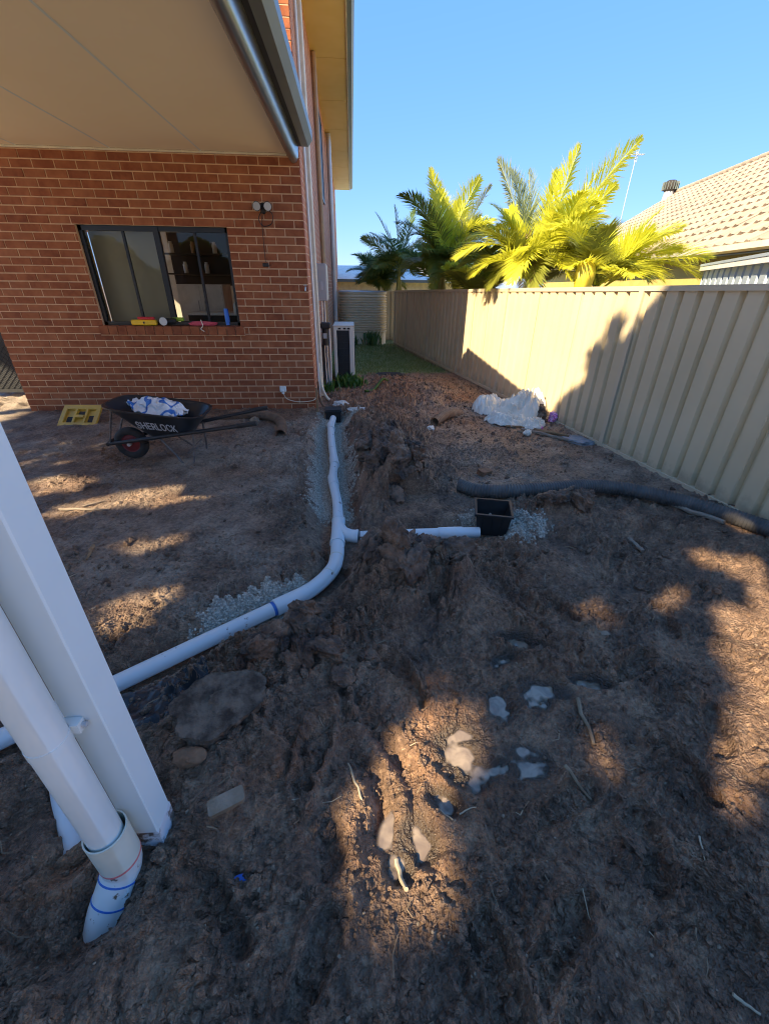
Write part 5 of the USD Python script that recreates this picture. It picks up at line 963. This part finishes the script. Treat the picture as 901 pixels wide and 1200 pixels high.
palm('golden_palm', 'low golden palm with fronds spreading right in front of the tiled roof', (3.85, 7.2, -.2), (3.85, 7.2, 1.62), [
    ((5.45, 7.1, 2.05), .22, G, .50, .3), ((5.25, 6.9, 1.80), .30, G, .50, .0), ((5.1, 7.4, 2.45), .16, G, .48, .5), ((4.75, 7.5, 2.7), .12, G, .42, .6), ((4.55, 6.7, 1.75), .4, G, .42), ((3.5, 6.9, 2.1), .3, O, .4), ((4.1, 8.0, 2.5), .2, O, .4), ((4.6, 8.2, 2.2), .3, O, .4), ((3.62, 7.0, 2.35), .05, G, .12, .0), ((3.2, 6.9, 1.9), .35, G, .4), ((5.0, 7.9, 2.3), .3, G, .45, .2), *wild((3.85, 7.2, 1.62), 9, .5, 1.1, .1, .8, 12, [G, O], .42), ((4.2, 6.5, 1.75), .45, O, .4), ((3.3, 7.3, 2.2), .2, O, .4), ((4.9, 7.0, 2.15), .3, G, .45, .3), ((4.4, 7.0, 2.35), .2, G, .42, .9), ((5.2, 7.6, 2.15), .25, G, .45), ((3.4, 7.6, 2.4), .15, S_, .4)], 3, seed=2)
sh = stage.GetPrimAtPath('/World/golden_palm_001')
part('/World/golden_palm_001', 'leaf_sheath', xf(rock((.17, .10, .24), 3, 3, 1, .25), (3.49, 6.95, 1.78), (0, 0, 20)), 'sheath_yellow', True, label='bright yellow bulging leaf sheath')
part('/World/golden_palm', 'leaf_sheath', xf(rock((.05, .05, .15), 5, 3, 1, .3), (2.85, 7.85, 2.30), (0, 12, 0)), 'palm_dry', True, label='brown dry leaf sheath')
palm('golden_palm', 'sunlit golden palm left of the tallest one, over the shaded part of the fence', (2.15, 10.9, -.2), (2.1, 10.9, 2.05), [
    ((1.66, 10.7, 3.72), .05, G, .40, 1.3), ((1.95, 11.2, 3.45), .08, G, .46, .6), ((2.72, 10.8, 3.62), .12, G, .50, .9), ((3.0, 10.9, 3.5), .16, S_, .46, .4), ((1.45, 11.2, 3.35), .2, S_, .4, -.6), ((2.5, 11.4, 3.3), .1, G, .45, -.5), ((3.05, 10.6, 2.75), .3, G, .45), ((1.35, 10.7, 2.6), .35, O, .42), ((1.6, 10.3, 2.1), .45, O, .42), ((2.45, 10.0, 2.1), .45, O, .42), ((2.9, 10.2, 2.2), .4, G, .42), ((1.75, 11.3, 2.9), .2, G, .45, .4), ((2.35, 11.0, 3.2), .08, G, .45, 1.0), ((2.9, 11.2, 3.0), .2, G, .45, .6), ((1.75, 9.95, 1.75), .5, O, .4), ((2.2, 9.85, 1.6), .5, O, .4)]+wild((2.1, 10.9, 2.05), 12, .7, 1.4, -.2, 1.2, 13, [G, O], .44), 3, seed=3)
c4 = (1.55, 15.6, 2.1)
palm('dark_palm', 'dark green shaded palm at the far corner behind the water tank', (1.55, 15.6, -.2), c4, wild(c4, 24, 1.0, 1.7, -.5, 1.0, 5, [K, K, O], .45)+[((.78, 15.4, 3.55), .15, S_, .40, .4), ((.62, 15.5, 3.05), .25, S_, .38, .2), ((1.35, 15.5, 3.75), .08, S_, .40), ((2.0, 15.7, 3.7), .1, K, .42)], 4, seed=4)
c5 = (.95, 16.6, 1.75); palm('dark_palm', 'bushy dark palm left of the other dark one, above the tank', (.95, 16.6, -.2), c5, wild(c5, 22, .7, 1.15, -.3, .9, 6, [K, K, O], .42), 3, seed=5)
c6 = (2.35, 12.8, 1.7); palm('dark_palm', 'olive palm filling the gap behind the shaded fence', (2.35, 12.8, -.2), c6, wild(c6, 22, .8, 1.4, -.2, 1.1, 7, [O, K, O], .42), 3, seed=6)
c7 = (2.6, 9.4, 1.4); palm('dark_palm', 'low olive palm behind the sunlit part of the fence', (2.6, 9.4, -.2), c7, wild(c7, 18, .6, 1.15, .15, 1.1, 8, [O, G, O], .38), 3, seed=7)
def weed(c, n, h, seed, label, w=.02, m='weed'):
    t = thing('weed', label, 'weed'); r_ = np.random.default_rng(seed); lv, lf = [], []
    for k in range(n):
        a_ = r_.random()*6.28; sp_ = r_.random()*.6; b_ = np.array([c[0]+r_.normal(0, c[2]), c[1]+r_.normal(0, c[2]), 0]); b_[2] = H(b_[0], b_[1]); d_ = np.array([math.cos(a_)*sp_, math.sin(a_)*sp_, 1.0]); l_ = h*(.5+.6*r_.random()); wd = np.array([-math.sin(a_), math.cos(a_), 0])*w*(.6+.8*r_.random())
        o = len(lv); lv += [b_-wd*.3, b_+wd*.3, b_+d_*l_*.55-wd, b_+d_*l_*.55+wd, b_+d_*l_+np.array([d_[0], d_[1], -.3])*l_*.3]; lf += [(o, o+1, o+3), (o, o+3, o+2), (o+2, o+3, o+4)]
    part(t, 'leaves', (np.array(lv), np.array(lf)), m, kind='stuff')
weed((-.16, 7.75, .12), 150, .22, 1, 'green weeds sprouting at the foot of the air conditioner', .022)
weed((.05, 7.55, .09), 70, .14, 2, 'low bright green weeds on the dirt before the air conditioner', .02)
weed((-.42, 7.3, .06), 40, .2, 3, 'weeds growing between the pipes at the side wall', .016)
weed((.62, 13.95, .10), 60, .5, 4, 'dark weeds growing up the foot of the water tank', .03, 'palm_dark')
weed((-.05, 13.95, .10), 40, .35, 5, 'dark weeds at the left foot of the water tank', .03, 'palm_dark')

# ------------------------------------------------------------------ trees up-sun, behind the camera: their crowns throw the dappled shade
ground_lit = [  # gaps in the crowns, as the sun patches they leave on the ground
    [(.35, 1.27), (.44, 1.28), (.50, 1.14), (.48, .98), (.40, .90), (.35, .96), (.27, .96), (.29, .79), (.27, .69), (.31, .62), (.28, .54), (.19, .49), (.10, .46), (-.01, .51), (0, .57), (-.06, .60), (-.04, .77), (.01, .88), (.02, .96), (.19, 1.0), (.20, 1.11), (.28, 1.11)],
    [(-.22, .72), (-.13, .80), (-.07, .87), (-.04, .77), (-.08, .66), (-.16, .68)], [(.17, 1.15), (.24, 1.08), (.18, .98), (.10, 1.04)],
    [(2.07, 1.68), (2.01, 1.57), (1.88, 1.46), (1.78, 1.39), (1.85, 1.34), (1.84, 1.25), (1.78, 1.17), (1.69, 1.09), (1.61, 1.03), (1.58, .98), (1.58, .93), (1.62, .88), (1.85, .8), (2.6, .8), (3.3, 1.3), (3.3, 1.78), (2.34, 1.76), (2.18, 1.73)],
    [(1.46, .90), (1.51, .87), (1.44, .78), (1.34, .69), (1.30, .71), (1.36, .81)], [(2.41, 2.36), (2.50, 2.33), (2.34, 2.14), (2.27, 2.17)], [(2.47, 2.06), (2.64, 2.03), (2.56, 1.92), (2.42, 1.93)], [(1.82, 1.83), (1.87, 1.81), (1.78, 1.70), (1.77, 1.74)], [(2.95, 2.68), (3.2, 2.75), (3.15, 2.6), (2.95, 2.5)], [(2.56, 2.21), (2.75, 2.24), (2.76, 2.17), (2.6, 2.12)],
    [(-3.02, 3.74), (-2.89, 3.81), (-2.51, 3.78), (-2.43, 3.66), (-2.65, 3.54), (-2.83, 3.48)], [(-2.50, 3.07), (-2.43, 3.22), (-2.20, 3.37), (-1.93, 3.49), (-1.59, 3.60), (-1.25, 3.66), (-.88, 3.62), (-1.02, 3.47), (-1.33, 3.34), (-1.58, 3.26), (-1.70, 3.16), (-1.86, 3.24), (-2.11, 3.19), (-2.24, 3.05)],
    [(-1.50, 1.84), (-1.51, 1.95), (-1.41, 2.0), (-1.25, 2.03), (-1.11, 1.90), (-1.16, 1.81), (-1.18, 1.69), (-1.37, 1.72)], [(-1.70, 2.61), (-1.59, 2.69), (-1.55, 2.53), (-1.61, 2.47)], [(-1.47, 2.59), (-1.35, 2.70), (-1.27, 2.72), (-1.34, 2.59), (-1.40, 2.53)], [(-1.17, 2.10), (-1.11, 2.16), (-1.04, 2.10), (-1.10, 2.05)],
    [(-9, 4.6), (-4.75, 5.35), (-4.7, 6.8), (-9, 9)], [(-12, 1.5), (-5.3, 1.5), (-4.9, 5.3), (-4.9, 9), (-12, 9)]]
ground_lit = [shapely.Polygon(p) for p in ground_lit] + [shapely.Point(x, y).buffer(r_) for x, y, r_ in ((1.37, 1.73, .07), (1.23, 2.13, .04), (.99, 1.02, .02), (.93, .86, .03), (1.98, 1.9, .03), (.34, 1.38, .03), (.62, 1.62, .015))]
fence_lit = [shapely.Polygon([(4.10, 1.75), (4.36, 1.45), (4.50, 1.18), (4.78, 1.0), (4.95, .75), (5.02, .60), (5.28, .42), (5.45, .22), (5.5, 0), (5.5, -.2), (11, -.2), (11, 1.9)])] + [shapely.Point(y, z).buffer(r_) for y, z, r_ in ((3.62, 1.12, .012), (3.95, .32, .02), (3.0, .28, .03))]
fence_dark = [shapely.Point(4.88, .95).buffer(.07), shapely.Point(4.7, 1.22).buffer(.06)]
GL, FLt = shapely.union_all([shapely.union_all(ground_lit[:3]).buffer(.078), shapely.union_all(ground_lit[3:]).buffer(.10), shapely.box(-8, -7.5, 6, -.75)]), shapely.union_all(fence_lit).buffer(.08).difference(shapely.union_all(fence_dark))
shapely.prepare(GL); shapely.prepare(FLt)
def light_gap(p):
    """which leaves stand in a sunbeam that reaches a lit place"""
    tg = p[:, 2]/-SD[2]; gq = p+SD*tg[:, None]
    tf_ = (FA-p[:, 0]-FB*p[:, 1])/(SD[0]+FB*SD[1]); fq = p+SD*tf_[:, None]
    hit_f = (tf_ > 0) & (fq[:, 2] > 0)
    lit = np.where(hit_f, shapely.contains_xy(FLt, fq[:, 1], fq[:, 2]) | (fq[:, 2] > ftop(fq[:, 1])), shapely.contains_xy(GL, gq[:, 0], gq[:, 1]))
    tw_ = (D-p[:, 1])/SD[1]; wq = p+SD*tw_[:, None]
    ti_ = (XL-p[:, 0])/SD[0]; iq = p+SD*ti_[:, None]; lit = lit | ((ti_ > 0) & (iq[:, 1] > 6.95) & (iq[:, 1] < 9.45) & (iq[:, 2] > .75) & (iq[:, 2] < 2.45))
    return lit | ((wq[:, 0] < XC+.1) & (wq[:, 0] > XL) & (wq[:, 2] > 3.0))
def tree(label, base, centre, radii, n, seed, targets=None):
    t = thing('shade_tree', label, 'tree', 'trees behind the camera'); r_ = np.random.default_rng(seed); base, centre = np.array(base, float), np.array(centre, float)
    off = np.array([SD[1], -SD[0], 0]); off = off/np.linalg.norm(off)*-1.1
    part(t, 'trunk', tube(smooth_path([base+off, base*.6+centre*.4+off+[.2, .1, 0], centre+off-[0, 0, radii[2]*.3]], 8), np.linspace(.26, .08, 17), 10), 'trunk_bark', 40)
    blobs = []
    for k in range(26):
        u = r_.normal(size=3); u /= np.linalg.norm(u); blobs.append((centre+u*np.array(radii)*(.25+.65*r_.random()), (.28+.2*r_.random())*np.mean(radii)))
    for k in range(16):
        e_ = blobs[k][0]; m_ = (centre+off+e_)/2; lp = smooth_path([centre+off-[0, 0, radii[2]*.55], m_-[0, 0, .4], e_], 6)
        lq = np.column_stack([np.interp(np.linspace(0, 1, 80), np.linspace(0, 1, len(lp)), lp[:, i_]) for i_ in range(3)])
        if light_gap(np.vstack([lq, lq+[.12, 0, 0], lq-[.12, 0, 0], lq+[0, .12, 0], lq-[0, .12, 0]])).any(): continue
        part(t, 'limb', tube(lp, np.linspace(.10, .02, 11), 7), 'trunk_bark', 40)
    which = r_.integers(0, len(blobs), n); bc = np.array([b[0] for b in blobs])[which]; br_ = np.array([b[1] for b in blobs])[which]
    u = r_.normal(size=(n, 3)); u /= np.linalg.norm(u, axis=1, keepdims=True); p = bc+u*(br_*r_.random(n)**(1/2.2))[:, None]*[1, 1, .85]
    d_ = r_.normal(size=(n, 3)); d_ /= np.linalg.norm(d_, axis=1, keepdims=True); e_ = np.cross(d_, r_.normal(size=(n, 3))); e_ /= np.linalg.norm(e_, axis=1, keepdims=True); l_ = (.10+.08*r_.random(n))[:, None]; w_ = l_*.38
    if targets is not None:                                            # denser where the photograph's shade is unbroken
        tq = targets(r_, n); tq = tq - SD/math.cos(SUN_EL)*(r_.uniform(7.0, 10.6, n))[:, None]; p = np.vstack([p, tq]); d_, e_, l_, w_ = (np.vstack([q_, q_[::-1]]) for q_ in (d_, e_, l_, w_))
    keep_ = ~light_gap(p); p, d_, e_, l_, w_ = p[keep_], d_[keep_], e_[keep_], l_[keep_], w_[keep_]; k = len(p)
    v = np.stack([p-d_*l_, p-e_*w_, p+d_*l_, p+e_*w_], 1).reshape(-1, 3); i_ = np.arange(k)*4
    part(t, 'crown', (v, np.vstack([np.stack([i_, i_+1, i_+2], 1), np.stack([i_, i_+2, i_+3], 1)])), 'tree_leaf', kind='stuff')
def upsun(x, y, d): return np.array([x, y, 0]) - SD/math.cos(SUN_EL)*d
def shade_spots(r_, n):
    q_ = np.stack([r_.uniform(-1.8, 3.4, n), r_.uniform(-.2, 3.6, n), np.zeros(n)], -1); k = r_.random(n) < .45; yf = r_.uniform(1.5, 5.4, n)
    q_[k] = np.stack([fx(yf), yf, r_.uniform(0, 1.8, n)], -1)[k]; return q_
c_ = upsun(1.7, 2.2, 8.6); tree('broad leafy tree up-sun of the yard, throwing the shade over the puddles', (c_[0], c_[1], 0), c_, (4.1, 4.1, 3.2), 42000, 3, shade_spots)
c_ = upsun(-2.4, 2.2, 8.2); tree('smaller leafy tree up-sun, throwing the broken shade left of the trench', (c_[0], c_[1], 0), c_, (3.4, 3.4, 3.0), 24000, 4)
c_ = upsun(-3.2, 6.2, 9.5)+np.array([0, 0, 1.4]); tree('third leafy tree, furthest left up-sun, shading the brick wall under the patio roof', (c_[0], c_[1], 0), c_, (3.4, 3.4, 3.0), 28000, 5)
r = np.random.default_rng(33); n = 45000; hp = np.stack([-15+r.random(n)*22, -8.6+r.normal(0, .35, n), .1+r.random(n)*3.0], -1); hp[:, 2] *= .85+.2*np.sin(hp[:, 0]*1.7); d_ = r.normal(size=(n, 3)); d_ /= np.linalg.norm(d_, axis=1, keepdims=True); e_ = np.cross(d_, r.normal(size=(n, 3))); e_ /= np.linalg.norm(e_, axis=1, keepdims=True)
v = np.stack([hp-d_*.15, hp-e_*.075, hp+d_*.15, hp+e_*.075], 1).reshape(-1, 3); i_ = np.arange(n)*4
top('hedge', (v, np.vstack([np.stack([i_, i_+1, i_+2], 1), np.stack([i_, i_+2, i_+3], 1)])), 'tree_leaf', 'tall dark hedge closing the yard behind the camera, mirrored in the window', 'hedge')
